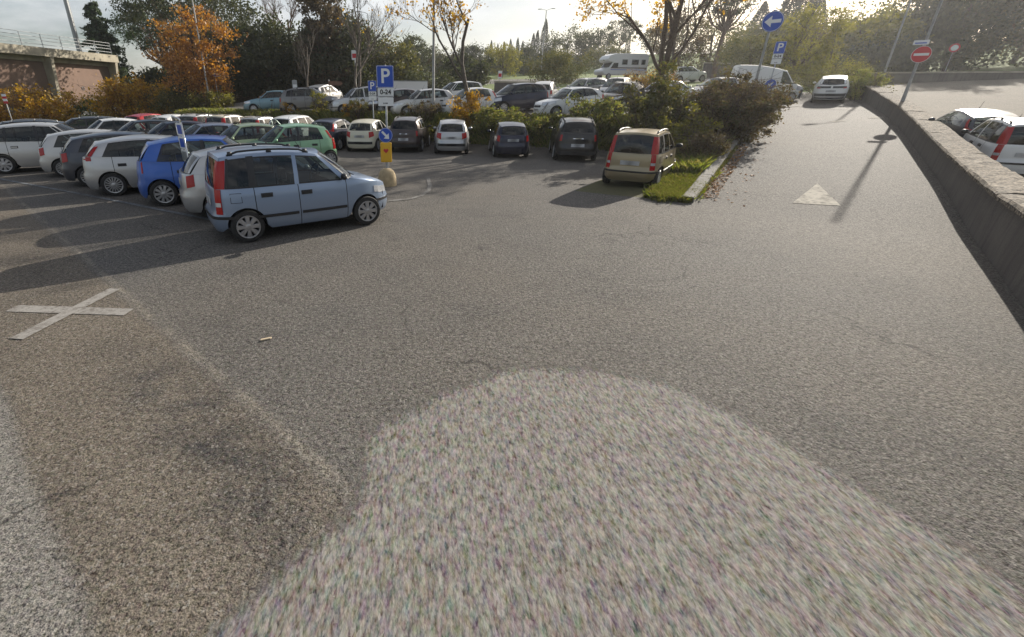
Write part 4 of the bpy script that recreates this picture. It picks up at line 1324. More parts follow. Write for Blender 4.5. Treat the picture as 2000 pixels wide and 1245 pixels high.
def lamp_post(xy, h, label, r=(.085, .045), heads=((-1.2, 0),), lean=0.0):
    z = hz(*xy); root = thing('lamp_post', (*xy, z), 0, label, 'lamp post', 'lamp posts around the car park')
    p = MB(); p.lathe([(r[0], -.1), (r[0] * .95, 1.2), (r[0] * .8, 1.25), (r[1], h)], 12, 'z'); p.build('post', M['grey_pole'], root, smooth=True, sharp=50)
    for dx, dy in heads:
        a = MB(); a.tube([(0, 0, h - .05), (dx * .3, dy * .3, h + .12), (dx * .75, dy * .75, h + .2)], .03, 6); a.build('lamp_arm', M['grey_pole'], root, smooth=True)
        q = MB(); e = Vector((dx, dy, 0)).normalized(); c = Vector((dx, dy, h + .2))
        P = []
        for t, w, hh in ((-.35, .07, .05), (-.2, .15, .09), (.15, .17, .1), (.38, .1, .05)):
            n = Vector((-e.y, e.x, 0)); b = c + e * t
            P.append([b - n * w + Vector((0, 0, -hh * .3)), b - n * w * .7 + Vector((0, 0, hh * .7)), b + n * w * .7 + Vector((0, 0, hh * .7)), b + n * w + Vector((0, 0, -hh * .3))])
        q.grid([[tuple(v) for v in r_] for r_ in P], 0, close=True); q.add(P[0], [(0, 1, 2, 3)]); q.add(P[-1], [(3, 2, 1, 0)])
        q.build('lamp_head', M['sign_back'], root)
lamp_post((-18.9, 43.2), 11.5, 'tall thin grey lamp post rising in front of the orange tree')
lamp_post((.5, 29.5), 10.5, 'tall grey lamp post between the silver hatchback and white small car', (.10, .06))
lamp_post((21.7, 94.3), 10.6, 'distant white lamp post with two heads against the bright sky', (.12, .07), ((-1.1, .3), (1.1, -.3)))
lamp_post((38.0, 41.6), 9.5, 'leaning-looking pale lamp post at the far end of the boundary wall', (.10, .055))
lamp_post((-7.6, 70.0), 9.0, 'faint distant lamp post behind the bare double-trunked tree', (.09, .05))

def small_sign(xy, h, w, hh, label, mats=('sign_back',), face=0, name='road_sign', round_=False, red=False, zoff=0, sides=1):
    z = hz(*xy); root = thing(name, (*xy, z), R(face), label, 'traffic sign'); pole(root, h, .028)
    zc = h - hh / 2
    d = (disc_mb(hh / 2) if round_ else plate_mb(w, hh)).build('sign_panel', M[mats[0]], root, (0, -.04, zc))
    if red: disc_mb(hh * .33, .002).build('sign_field', M['sign_white'], d, (0, -.004, 0))
    if len(mats) > 1 and not red: plate_mb(w * .8, hh * .45, .002, .01).build('sign_field', M[mats[1]], d, (0, -.004, -.05))
    return root
small_sign((-9.15, 35.0), 2.15, .34, .85, 'tall narrow grey sign on a post before the dark grey estate', ('sign_back', 'sign_white'), 14)
def wooden_sign():
    x, y = -6.65, 34.6; root = thing('wooden_sign', (x, y, hz(x, y)), R(8), 'brown wooden direction board on a slim post before the silver boxy car', 'sign')
    pole(root, 2.1, .03, 'grey_pole')
    m = MB(); m.poly([(0, 0, -.13), (.85, 0, -.13), (.98, 0, 0), (.85, 0, .13), (0, 0, .13)], 0, (0, .03, 0)); m.build('board', M['wood'], root, (-.05, -.06, 1.88))
M['wood'] = simple('brown board', (.16, .085, .055), .8, noise=.3, nscale=6)
wooden_sign()
small_sign((8.15, 54.5), 1.9, .42, .75, 'small white rectangular sign below the grassy slope', ('sign_white', 'sign_red'), -6)
small_sign((-5.05, 36.6), 3.9, .42, .62, 'small pale sign high behind the bare double-trunked tree', ('sign_white', 'sign_red'), 0)
small_sign((57.2, 55.4), 3.4, .75, .85, 'distant round red bordered sign under the shaded trees', ('sign_red',), -44, 'prohibition_sign', True, True)
small_sign((-18.4, 43.9), 2.75, .75, .26, 'small blue and white sign on a thin post under the orange tree', ('sign_white', 'sign_blue'), 20)
def barrier_sign():
    x, y = -32.6, 38.2; root = thing('barrier_post', (x, y, hz(x, y)), R(35), 'red and white striped marker post by the yellow bushes', 'marker post')
    pole(root, 2.0, .035, 'grey_pole')
    for k in range(4):
        m = MB(); m.box((0, -.02, 2.05 + k * .17), (.26, .05, .17)); m.build('band', M['sign_red' if k % 2 == 0 else 'sign_white'], root)
barrier_sign()
def tilted_sign():
    x, y = -5.75, 11.35; root = thing('disabled_bay_sign', (x, y, 0), R(-42), 'chrome framed bay sign seen edge-on between the bright blue car and silver white hatchback', 'traffic sign')
    m = MB(); m.tube([(0, 0, -.05), (0, 0, 1.98)], .028, 10); m.tube([(0, .0, 1.98), (-.03, -.02, 2.03), (-.3, -.05, 2.06)], .02, 8); m.build('post', M['chrome'], root, smooth=True)
    for k, (z, c) in enumerate(((1.78, 'sign_white'), (1.48, 'sign_blue'), (1.18, 'sign_white'))):
        a = plate_mb(.34, .28, .012, .02).build('sign_panel', M['sign_white'], root, (0, -.05, z))
        plate_mb(.24, .2, .002, .02).build('sign_field', M['sign_blue' if k < 2 else 'sign_back'], a, (0, -.004, 0))
    m = MB(); m.tube([(.18, -.045, 1.02), (.18, -.045, 1.94), (-.18, -.045, 1.94), (-.18, -.045, 1.02), (.18, -.045, 1.02)], .012, 6); m.build('frame', M['chrome'], root, smooth=True)
tilted_sign()
# wood scrap on the asphalt
m_ = MB(); m_.poly([(-.06, -.012, 0), (.05, -.018, 0), (.065, .006, 0), (-.045, .016, 0)], 0, (0, 0, .014))
props(m_.build('wood_scrap', simple('pale wood', (.52, .42, .29), .8), None, (-1.78, 4.43, .006), (0, 0, .5)), 'small pale wood scrap lying on the open asphalt', 'litter')
# ------------------------------------------------------------------ buildings
M['plaster'] = simple('weathered pink plaster', (.225, .148, .112), .9, noise=.16, nscale=.6, bump=.2, bscale=20)
M['beam'] = simple('stand concrete', (.38, .34, .26), .88, noise=.22, nscale=1.2, bump=.3, bscale=18)
M['plinth'] = simple('grey plinth', (.20, .20, .21), .9, noise=.2, nscale=2)
def stand():
    A, Bp = Vector((-42.8, 70.0)), Vector((-45.0, 54.0))
    d = (Bp - A).normalized(); n = Vector((-d.y, d.x)); n = n if n.x > 0 else -n
    root = thing('stadium_stand', (A.x, A.y, 0), math.atan2(d.y, d.x), 'pink walled concrete stadium stand with railing on its roof at left', 'building')
    sg = 1 if Vector((-d.y, d.x)).dot(n) > 0 else -1          # local +y * sg is outwards
    Ln = 44.0
    def bx(name, x0, x1, y0, y1, z0, z1, m, par=root):
        q = MB(); q.box(((x0 + x1) / 2, sg * (y0 + y1) / 2, (z0 + z1) / 2), (x1 - x0, abs(y1 - y0), z1 - z0)); return q.build(name, M[m], par)
    bx('wall', 0, Ln, -9, -.9, -.3, 6.75, 'plaster')
    bx('plinth', -.1, Ln, -.9, -.7, -.3, 1.5, 'plinth')
    bx('roof_slab', -.3, Ln, -9.3, .15, 6.75, 6.95, 'beam')
    bx('edge_beam', -.3, Ln, .15, .4, 6.72, 7.62, 'beam')
    bx('roof_deck', -.3, Ln, -9.3, .15, 6.96, 7.5, 'beam')
    bx('soffit_rib', -.05, Ln, -.85, -.62, 6.2, 6.74, 'beam')
    for k in range(5):
        x = k * 10.0
        q = MB(); w = .42
        P = [[(x, sg * -.88, -.3), (x + w, sg * -.88, -.3), (x + w, sg * -.45, -.3), (x, sg * -.45, -.3)], [(x, sg * -.88, 5.6), (x + w, sg * -.88, 5.6), (x + w, sg * .2, 5.6), (x, sg * .2, 5.6)],
             [(x, sg * -.88, 6.7), (x + w, sg * -.88, 6.7), (x + w, sg * .38, 6.7), (x, sg * .38, 6.7)]]
        q.grid(P, 0, close=True); q.build('column', M['beam'], root)
    for k in range(26):
        x = .2 + k * 2.6
        if x > Ln: break
        q = MB(); q.tube([(x, sg * .0, 7.5), (x, sg * .0, 9.05)], .04, 6); q.build('railing_post', M['steel'], root)
    for z in (7.95, 8.35, 8.7, 9.05):
        q = MB(); q.tube([(.2, 0, z), (Ln, 0, z)], .028, 6); q.build('railing_bar', M['steel'], root)
    v = MB(); v.lathe([(.22, 0), (.22, .05), (.17, .06), (.17, .0)], 16, 'y', 0, (5.6, 0, 0)); v.build('wall_vent', M['plinth'], root, (0, sg * -.9, 3.4))
stand()
def mast():
    root = thing('floodlight_mast', (-51.0, 75.5, 0), 0, 'thick grey floodlight mast with a ladder behind the stadium stand', 'mast')
    p = MB(); p.lathe([(.34, 0), (.25, 26)], 16, 'z'); p.build('mast_tube', M['sign_back'], root, smooth=True)
    for sx in (-.17, .17):
        q = MB(); q.tube([(.55, -.35 + sx, 1), (.45, -.35 + sx, 26)], .025, 5); q.build('ladder_rail', M['steel'], root)
    m = MB()
    for k in range(60): m.tube([(.545 - .1 * k / 60, -.52, 1.2 + k * .41), (.545 - .1 * k / 60, -.18, 1.2 + k * .41)], .018, 4)
    o = m.build('ladder_rungs', M['steel'], root); o['kind'] = 'stuff'
mast()
def block_wall(name, a, b, h, t, m, label, capm='beam'):
    a, b = Vector(a), Vector(b); d = b - a; z = min(hz(*a), hz(*b)); root = thing(name, (a.x, a.y, z), math.atan2(d.y, d.x), label, 'wall')
    q = MB(); q.box((d.length / 2, 0, h / 2 - .4), (d.length, t, h + .8)); q.build('wall_face', M[m], root)
    q = MB(); q.box((d.length / 2, 0, h + .07), (d.length + .1, t + .12, .14)); q.build('wall_cap', M[capm], root)
block_wall('retaining_wall', (36.5, 66), (47, 70), 1.7, .4, 'wall_face', 'dark retaining wall with pale coping behind the white van')
block_wall('retaining_wall', (7.2, 51), (14, 54), .9, .35, 'wall_face', 'low dark wall at the foot of the grassy slope')
block_wall('roadside_wall', (40.5, 52.5), (62, 50), .9, .4, 'wall_face', 'low shaded wall along the far side of the upper road')
block_wall('gateway_wall', (54.5, 40.5), (57.5, 36.0), 3.6, .5, 'plinth', 'tall plain grey wall beside the shaded driveway at far right', 'plinth')
def house():
    x, y = 67.5, 103.0; z = hz(x, y); root = thing('distant_house', (x, y, z), R(30), 'small dark flat-roofed house among trees on the hill', 'house')
    q = MB(); q.box((0, 0, 1.6), (4.4, 4.4, 6)); q.build('wall', M['plaster'], root)
    q = MB(); q.box((0, 0, 4.7), (5, 5, .3)); q.build('roof', M['plinth'], root)
    for k in (-1.3, 1.3):
        q = MB(); q.box((k, -2.22, 3.0), (.9, .06, 1.4)); w = q.build('window', M['beam'], root)
        q = MB(); q.box((k, -2.26, 3.0), (.7, .04, 1.2)); q.build('pane', M['dark_glass'], w)
house()

# ------------------------------------------------------------------ vegetation
def quad_mesh(name, Cn, size, mats, rng, aspect=.62, flat=0.0, mi=None, droop=0.0):
    """one small bent leaf quad per point"""
    Cn = np.asarray(Cn, float); n = len(Cn); size = np.broadcast_to(size, (n,))
    nr = rng.normal(size=(n, 3)); nr[:, 2] += flat * np.sign(nr[:, 2] + 1e-9) * 2; nr /= np.linalg.norm(nr, axis=1)[:, None]
    t = rng.normal(size=(n, 3)); t[:, 2] -= droop; t -= nr * (t * nr).sum(1)[:, None]; t /= np.linalg.norm(t, axis=1)[:, None] + 1e-9
    b = np.cross(nr, t); s = size[:, None]
    V = np.empty((n, 4, 3)); V[:, 0] = Cn - t * s * .5; V[:, 1] = Cn + b * s * aspect * .5 + t * s * .05; V[:, 2] = Cn + t * s * .5 + nr * s * .12; V[:, 3] = Cn - b * s * aspect * .5 + t * s * .05
    me = bpy.data.meshes.new(name); me.vertices.add(4 * n); me.vertices.foreach_set('co', V.ravel())
    me.loops.add(4 * n); me.loops.foreach_set('vertex_index', np.arange(4 * n, dtype=np.int32))
    me.polygons.add(n); me.polygons.foreach_set('loop_start', np.arange(0, 4 * n, 4, dtype=np.int32)); me.polygons.foreach_set('loop_total', np.full(n, 4, np.int32))
    for m in mats: me.materials.append(m)
    if mi is not None: me.polygons.foreach_set('material_index', np.asarray(mi, np.int32))
    me.update(calc_edges=True); return me
def limbs_mesh(name, segs, m, sides=5, twig_sides=3):
    """segs: (p0, p1, r0, r1)"""
    V, F = [], []
    for p0, p1, r0, r1 in segs:
        p0 = np.asarray(p0); p1 = np.asarray(p1); d = p1 - p0; L = np.linalg.norm(d)
        if L < 1e-6: continue
        d = d / L; a = np.cross(d, (0, 0, 1.0) if abs(d[2]) < .95 else (1.0, 0, 0)); a /= np.linalg.norm(a); b = np.cross(d, a)
        k = sides if r0 > .03 else twig_sides; base = len(V)
        for p, r in ((p0 - d * r0 * .3, r0), (p1, r1)):
            for q in range(k):
                an = 2 * math.pi * q / k; V.append(p + (a * math.cos(an) + b * math.sin(an)) * r)
        for q in range(k): F.append((base + q, base + (q + 1) % k, base + k + (q + 1) % k, base + k + q))
    return mesh_from(name, V, F, [m], None, True)
def grow(rng, p, d, L, r, depth, out, tips, spread=.6, ratio=.68, kids=(3, 4), up=.12, nseg=3, wander=.18, minr=.006, start=.35):
    p = np.array(p, float); d = np.array(d, float); d /= np.linalg.norm(d)
    pts = [(p.copy(), r)]; dirs = []
    for k in range(nseg):
        d = d + rng.normal(size=3) * wander; d[2] += up; d /= np.linalg.norm(d)
        q = p + d * L / nseg; r2 = max(minr, r * (1 - .42 * (k + 1) / nseg))
        out.append((p.copy(), q.copy(), pts[-1][1], r2)); p = q; pts.append((q.copy(), r2)); dirs.append(d.copy())
    if depth == 0:
        tips.append((p.copy(), d.copy())); return
    n = rng.integers(kids[0], kids[1] + 1)
    for i in range(n):
        t = start + (1 - start) * (i + rng.random() * .8) / n
        k = min(nseg - 1, int(t * nseg)); f = t * nseg - k
        q = pts[k][0] * (1 - f) + pts[k + 1][0] * f; rr = pts[k][1] * (1 - f) + pts[k + 1][1] * f
        s = rng.normal(size=3); s -= dirs[k] * (s @ dirs[k]); s /= np.linalg.norm(s)
        nd = dirs[k] * math.cos(spread) + s * math.sin(spread) * (1 + .3 * rng.normal())
        grow(rng, q, nd, L * ratio * (1.08 - .35 * t) * rng.uniform(.8, 1.15), max(minr, rr * .62), depth - 1, out, tips, spread, ratio, kids, up, nseg, wander, minr, .25)
    tips.append((p.copy(), d.copy()))
def clump_points(rng, c, rad, n, per, cr, shell=.55, zmin=None, squash=.75):
    """leaf clusters scattered through an ellipsoid, denser to the outside"""
    u = rng.normal(size=(n, 3)); u /= np.linalg.norm(u, axis=1)[:, None]
    rr = shell + (1 - shell) * rng.random((n, 1)) ** .6
    lump = 1 + .22 * np.sin(u[:, :1] * 5 + 1) * np.cos(u[:, 2:] * 6) + .12 * rng.normal(size=(n, 1))
    cen = np.asarray(c) + u * rr * lump * np.asarray(rad)
    k = (per * (.5 + rng.random(n))).astype(int)
    P = np.repeat(cen, k, axis=0); s = np.repeat(cr * (.6 + .8 * rng.random(n)), k)
    P = P + rng.normal(size=P.shape) * s[:, None] * np.array((.55, .55, .55 * squash))
    if zmin is not None: P = P[P[:, 2] > zmin]
    return P
BARK = dict(grey=simple('grey bark', (.125, .105, .085), .95, noise=.35, nscale=14, bump=.6, bscale=30), brown=simple('brown bark', (.085, .06, .042), .95, noise=.35, nscale=12, bump=.6, bscale=30),
            pine=simple('pine bark', (.13, .08, .055), .95, noise=.4, nscale=8, bump=.6, bscale=20))
LF = dict(
    pine=leaf_mat('pine needles', [(.022, .042, .014), (.04, .07, .02), (.06, .09, .026)], .35),
    dark=leaf_mat('dark evergreen leaves', [(.028, .036, .013), (.05, .06, .02), (.085, .085, .027)], .42),
    olive=leaf_mat('olive leaves', [(.055, .06, .018), (.09, .092, .025), (.15, .13, .033)], .45),
    brownish=leaf_mat('brown leaves', [(.055, .042, .022), (.10, .07, .035), (.14, .10, .042)], .42),
    orange=leaf_mat('orange autumn leaves', [(.30, .13, .03), (.44, .21, .05), (.50, .29, .09), (.22, .09, .03)], .5),
    yellow=leaf_mat('yellow autumn leaves', [(.42, .25, .03), (.54, .35, .05), (.40, .20, .03), (.22, .16, .04)], .55),
    yellowgreen=leaf_mat('yellow green leaves', [(.15, .15, .026), (.24, .21, .04), (.11, .12, .028)], .55),
    green=leaf_mat('fresh green leaves', [(.06, .10, .018), (.10, .15, .025), (.05, .075, .02)], .5),
    cypress=leaf_mat('cypress foliage', [(.014, .022, .010), (.022, .032, .014), (.03, .038, .016)], .15),
    scrub=leaf_mat('brown scrub leaves', [(.075, .052, .025), (.12, .085, .038), (.085, .09, .03), (.18, .12, .055)], .45),
    weed=leaf_mat('weeds', [(.13, .165, .03), (.20, .22, .05), (.25, .21, .075), (.10, .125, .03)], .55),
    grass=leaf_mat('bright grass', [(.09, .12, .02), (.14, .165, .03), (.20, .19, .05), (.08, .085, .02), (.19, .15, .06)], .5),
    litter=leaf_mat('fallen leaves', [(.22, .10, .035), (.32, .16, .05), (.16, .075, .03), (.38, .22, .08)], .2))
VEG = 'trees and shrubs'
def tree(name, x, y, label, cat, seed, segs=None, leaves=(), bark='brown', parts=('trunk', 'crown'), z=None):
    root = thing(name, (x, y, hz(x, y) if z is None else z), 0, label, cat)
    if segs: obj(parts[0], limbs_mesh(parts[0], segs, BARK[bark]), root)
    for me in leaves: obj(parts[1], me, root)
    return root
def broadleaf(name, x, y, h, w, label, seed, leaf, size=.22, n=90, per=70, trunk_f=.25, cat='tree', bark='brown', shell=.45, cr=None, deep=1.0, bottom=.12):
    rng = np.random.default_rng(seed); segs, tips = [], []
    r = .018 * h + .05
    grow(rng, (0, 0, -.2), (0, 0, 1), h * .75, r, 3, segs, tips, .75, .55, (3, 5), .06, 4, .1, .012, trunk_f + .05)
    zc = h * (1 + bottom) / 2; rz = h * (1 - bottom) / 2
    cr = cr or w * .11
    P = clump_points(rng, (0, 0, zc), (w / 2, w / 2 * deep, rz), n, per, cr, shell, .15)
    return tree(name, x, y, label, cat, seed, segs, [quad_mesh('crown', P, size * (.6 + .8 * rng.random(len(P))), [LF[leaf]], rng)], bark)
def bush(name, x, y, h, w, label, seed, leaf, size=.12, n=60, per=120, cat='shrub', deep=1.0, stems=26, twig='brown', shell=.3, cr=None, z=None, twl=1.0):
    rng = np.random.default_rng(seed); segs = []
    for k in range(stems):
        a = rng.random() * 6.283; rr = rng.random() ** .5
        b = np.array((math.cos(a) * rr * w * .16, math.sin(a) * rr * w * .16 * deep, -.1))
        e = np.array((math.cos(a) * rr * w * .5, math.sin(a) * rr * w * .5 * deep, h * (.75 + .38 * rng.random()) * (1 - .35 * rr) * twl))
        m = (b + e) / 2 + rng.normal(size=3) * .12 * w + np.array((0, 0, h * .12)); segs += [(b, m, .022, .014), (m, e, .014, .005)]
        for q in range(3):
            p = m + (e - m) * rng.random(); segs.append((p, p + np.array((rng.normal() * .12 * w, rng.normal() * .12 * w, h * .16 * rng.random())), .007, .004))
    P = clump_points(rng, (0, 0, h * .46), (w / 2, w / 2 * deep, h * .54), n, per, cr or w * .09, shell, .0, .85)
    return tree(name, x, y, label, cat, seed, segs, [quad_mesh('foliage', P, size * (.55 + .9 * rng.random(len(P))), [LF[leaf]], rng)], twig, ('stems', 'foliage'), z)
def bare(name, x, y, h, label, seed, depth=5, lean=(0, 0), leaf=None, leaf_n=0, size=.1, spread=.55, bark='grey', forks=1, r=None, ratio=.66, kids=(3, 4), start=.3, up=.10, low=None):
    rng = np.random.default_rng(seed); segs, tips = [], []
    for f in range(forks):
        a = rng.random() * 6.28
        d = (lean[0] + (.22 * math.cos(a) if forks > 1 else 0), lean[1] + (.22 * math.sin(a) if forks > 1 else 0), 1)
        grow(rng, (0, 0, -.2), d, h * .62, (r or .016 * h) * (1 if f == 0 else .8), depth, segs, tips, spread, ratio, kids, up, 5, .09, .006, start)
    me = []
    if leaf:
        T_ = np.array([t[0] for t in tips]); 
        idx = rng.integers(0, len(T_), leaf_n); P = T_[idx] + rng.normal(size=(leaf_n, 3)) * .16
        keep = rng.random(leaf_n) < (.35 + .65 * np.exp(-((P[:, 2] - h * .35) / (h * .4)) ** 2)) if low else np.ones(leaf_n, bool)
        P = P[keep]; me = [quad_mesh('crown', P, size * (.6 + .8 * rng.random(len(P))), [LF[leaf]], rng, .8)]
    return tree(name, x, y, label, 'tree', seed, segs, me, bark)
def conifer(name, x, y, h, w, label, seed, n=11000, size=.5, z=None):
    rng = np.random.default_rng(seed); segs = [((0, 0, -.2), (0, 0, h), .02 * h, .03)]; P = []
    z_ = h * .12
    while z_ < h * .97:
        f = 1 - z_ / h; nb = 7
        for k in range(nb):
            a = rng.random() * 6.283; L = w / 2 * (f ** .8) * rng.uniform(.7, 1.15) + .15
            e = np.array((math.cos(a) * L, math.sin(a) * L, z_ - L * .3 + rng.normal() * .25)); s = np.array((0, 0, z_)); segs.append((s, e, .05, .012))
            t = rng.random((int(n / 120), 1)) ** .7; q = s + (e - s) * t; P.append(q + rng.normal(size=q.shape) * np.array((.16, .16, .10)) * (L * .35 + .4) - np.array((0, 0, .12)))
        z_ += h * .036
    P = np.concatenate(P); return tree(name, x, y, label, 'tree', seed, segs, [quad_mesh('crown', P, size * (.6 + .8 * rng.random(len(P))), [LF['pine']], rng, .4, 0, None, .4)], 'brown', z=z)
def stone_pine(name, x, y, h, w, label, seed, leaf='pine', crown_f=.42, n=90, per=110, size=.3, leanx=0.0):
    rng = np.random.default_rng(seed); segs = []; b = np.array((leanx * h, 0, h * (1 - crown_f) * .8))
    m = b * .5 + np.array((rng.normal() * .3, rng.normal() * .3, 0)); segs += [((0, 0, -.3), m, .03 * h, .024 * h), (m, b, .024 * h, .02 * h)]
    for k in range(26):
        a = rng.random() * 6.283; rr = rng.random() ** .5
        e = np.array((leanx * h + math.cos(a) * rr * w * .46, math.sin(a) * rr * w * .46, h * (1 - .28 * crown_f - .35 * crown_f * rr)))
        q = (b + e) / 2 + np.array((0, 0, -.08 * h * rr)); segs += [(b, q, .009 * h, .006 * h), (q, e, .006 * h, .02)]
        for j in range(3): segs.append((q + (e - q) * rng.random(), e + rng.normal(size=3) * w * .07, .03, .012))
    P = clump_points(rng, (leanx * h, 0, h * (1 - crown_f * .45)), (w / 2, w / 2, h * crown_f * .48), n, per, w * .085, .6, None, .6)
    P = P[P[:, 2] > h * (1 - crown_f) + rng.random(len(P)) * h * .06]
    return tree(name, x, y, label, 'tree', seed, segs, [quad_mesh('crown', P, size * (.6 + .8 * rng.random(len(P))), [LF[leaf]], rng, .5)], 'pine')
def cypress_mesh(seed, h=8.0, w=1.6, n=3200, size=.26):
    rng = np.random.default_rng(seed); t = rng.random(n); a = rng.random(n) * 6.283
    r = w / 2 * np.sin(np.clip(t * .93 + .07, 0, 1) ** .75 * math.pi) ** .7 * (.72 + .35 * rng.random(n)) * (1 + .16 * np.sin(a * 3 + t * 9))
    P = np.stack([np.cos(a) * r, np.sin(a) * r, .3 + t * h], 1)
    return quad_mesh('crown', P, size * (.6 + .8 * rng.random(n)), [LF['cypress']], rng, .4, 0, None, -1.5), limbs_mesh('trunk', [((0, 0, -.3), (0, 0, h * .9), .12, .03)], BARK['brown'])
# left side
conifer('spruce_tree', -46.2, 73.5, 14.6, 10.5, 'tall dark spruce with drooping layers behind the stadium stand', 1)
stone_pine('stone_pine', -41.8, 81.0, 15.9, 10.5, 'green umbrella pine with bare fanned limbs left of the orange tree', 2, n=110, crown_f=.5)
stone_pine('stone_pine', -29.5, 66.0, 16.5, 15.0, 'big dark umbrella pine whose crown leaves the frame behind the orange tree', 3, 'dark', .55, 150, 110, .32)
broadleaf('orange_tree', -20.1, 45.4, 8.0, 6.7, 'orange autumn tree glowing beside the tall thin lamp post', 4, 'orange', .22, 115, 70, .2, bottom=.10, shell=.4, cr=.62)
broadleaf('brown_tree', -25.0, 58.5, 9.4, 8.0, 'dark brown shaded tree just behind the orange tree', 5, 'brownish', .30, 150, 110, .1, bottom=-.05)
broadleaf('evergreen_tree', -18.2, 56.5, 7.9, 9.2, 'broad dark evergreen tree right of the orange tree', 6, 'dark', .30, 170, 120, .1, bottom=-.08)
bare('bare_pine', -18.0, 67.5, 14.0, 'bare pine with fanned branches against the sky over the evergreens', 7, 5, (0, 0), None, 0, .1, .6, 'pine', 1, .22, .6, (4, 5), .55, .05)
broadleaf('evergreen_tree', -9.6, 56.5, 8.0, 8.6, 'dark green evergreen tree behind the wooden direction board', 8, 'dark', .30, 170, 120, .1, bottom=-.08)
broadleaf('brown_tree', -10.6, 54.5, 10.6, 4.8, 'tall brown and green leafy tree reaching the top edge between the bare trees', 9, 'brownish', .28, 140, 100, .1, bottom=-.02)
broadleaf('olive_tree', -4.8, 62.0, 5.6, 7.6, 'rounded olive coloured tree left of the distant umbrella pine', 10, 'olive', .28, 120, 110, .1, bottom=-.06)
bare('bare_tree', -9.4, 38.9, 6.6, 'thin young bare tree before the dark evergreens', 11, 4, (.0, 0), None, 0, .1, .45, 'grey', 1, .085, .62, (3, 5), .25, .12)
bare('bare_tree', -4.9, 35.4, 8.6, 'bare double-trunked tree with wide twiggy branches beside the silver boxy car', 12, 5, (-.05, 0), 'yellow', 120, .12, .55, 'grey', 2, .125, .66, (3, 4), .3, .12)
stone_pine('stone_pine', -1.9, 88.4, 6.6, 7.4, 'distant rounded umbrella pine left of the leaning yellow tree', 13, 'dark', .75, 90, 80, .3)
bare('autumn_tree', 2.75, 27.6, 8.4, 'leaning tree with sparse yellow leaves behind the silver hatchback', 14, 5, (-.13, .02), 'yellow', 1500, .13, .62, 'grey', 1, .135, .66, (3, 4), .28, .10, True)
bush('yellow_shrub', 2.5, 27.0, 1.75, 2.3, 'orange leaved shrub at the foot of the leaning yellow tree', 15, 'yellow', .1, 45, 75, deep=.8)
bare('autumn_tree', 15.7, 32.5, 13.2, 'large spreading tree with orange yellow leaves above the island bushes', 16, 5, (-.03, 0), 'yellow', 7500, .16, .68, 'brown', 2, .22, .68, (3, 4), .18, .06, True)
broadleaf('round_tree', 14.4, 94.2, 5.6, 6.4, 'rounded yellowish tree on the far grassy slope', 17, 'yellowgreen', .25, 60, 80, .1, bottom=0)
broadleaf('round_shrub', 15.9, 60.6, 3.7, 6.6, 'large round dark green shrub on the grassy slope', 18, 'olive', .18, 90, 110, .05, 'shrub', bottom=-.05)
broadleaf('dark_tree', 33.5, 68.0, 9.0, 8.0, 'dark shaded tree behind the large orange yellow tree', 19, 'brownish', .24, 90, 70, .1, bottom=0)
broadleaf('dark_tree', 40.5, 72.0, 7.5, 9.0, 'dark olive tree behind the white van', 20, 'olive', .24, 90, 80, .1, bottom=-.02)
stone_pine('stone_pine', 36.0, 62.5, 11.5, 8.0, 'dark pine showing at the top edge above the white van', 21, 'dark', .45, 60, 80, .3)
broadleaf('poplar_tree', 37.2, 50.7, 7.2, 6.0, 'yellow green poplar right of the round blue arrow sign', 22, 'yellowgreen', .18, 110, 80, .1, bottom=-.02, shell=.3)
broadleaf('leafy_tree', 34.5, 53.5, 4.9, 6.6, 'low yellow green tree directly behind the white van', 23, 'olive', .18, 90, 80, .1, bottom=-.05)
bare('bare_tree', 39.8, 50.2, 6.2, 'wispy half-bare tree on the right flank of the poplar', 24, 5, (.1, 0), 'yellowgreen', 900, .12, .5, 'grey', 1, .08, .66, (3, 4), .2, .1)
k_ = 200
for x, y, h, w, leaf, lab in [(-38, 84, 5.5, 13, 'dark', 'dark backing tree behind the golden orange shrub'), (-29, 80, 6.5, 13, 'brownish', 'dark brown backing tree seen under the orange tree'), (-20, 78, 6.5, 13, 'dark', 'dark backing tree behind the bare fanned pine'),
    (-11, 76, 6.0, 12, 'dark', 'dark backing tree behind the tall brown and green tree'), (-34, 66, 5.0, 9, 'dark', 'dark low tree between the golden orange shrub and orange tree'), (-14.5, 62, 5.5, 9, 'olive', 'olive backing tree between the two dark evergreens')]:
    broadleaf('backing_tree', x, y, h, w, lab, k_, leaf, .42, 130, 110, .1, bottom=-.08); k_ += 1
k_ = 25
for x, y, h, w, leaf, lab in [
    (55, 83, 7.2, 10, 'olive', 'olive tree on the skyline behind the small far car'), (64, 86, 6.0, 11, 'brownish', 'low brownish tree on the skyline right of the small far car'),
    (70, 80, 7.6, 11, 'olive', 'broad olive tree on the skyline left of the pale lamp post'), (58, 68, 7.0, 9, 'yellowgreen', 'yellow green tree behind the pale lamp post'),
    (72, 77, 12.0, 12, 'olive', 'tall olive tree behind the no entry sign'), (70, 68, 13.0, 12, 'dark', 'tall dark tree over the far end of the upper road'),
    (80, 66, 14.5, 14, 'olive', 'high olive tree behind the shaded driveway'), (74, 56, 14.0, 11, 'brownish', 'brown green tree leaning over the shaded driveway'),
    (72, 46, 14.5, 12, 'dark', 'dark tree at the far right edge above the grey gateway wall'), (88, 76, 16, 14, 'dark', 'dark tall tree furthest back on the right'),
    (56, 62, 3.0, 8, 'dark', 'low dark hedge tree along the far side of the upper road')]:
    broadleaf('leafy_tree', x, y, h, w, lab, k_, leaf, .42, 130, 95, .1, bottom=-.03); k_ += 1
broadleaf('round_tree', 33.0, 118, 6.8, 11, 'dark round tree on the hill crest right of the cypress row', 50, 'dark', .35, 70, 70, .1, bottom=-.03)
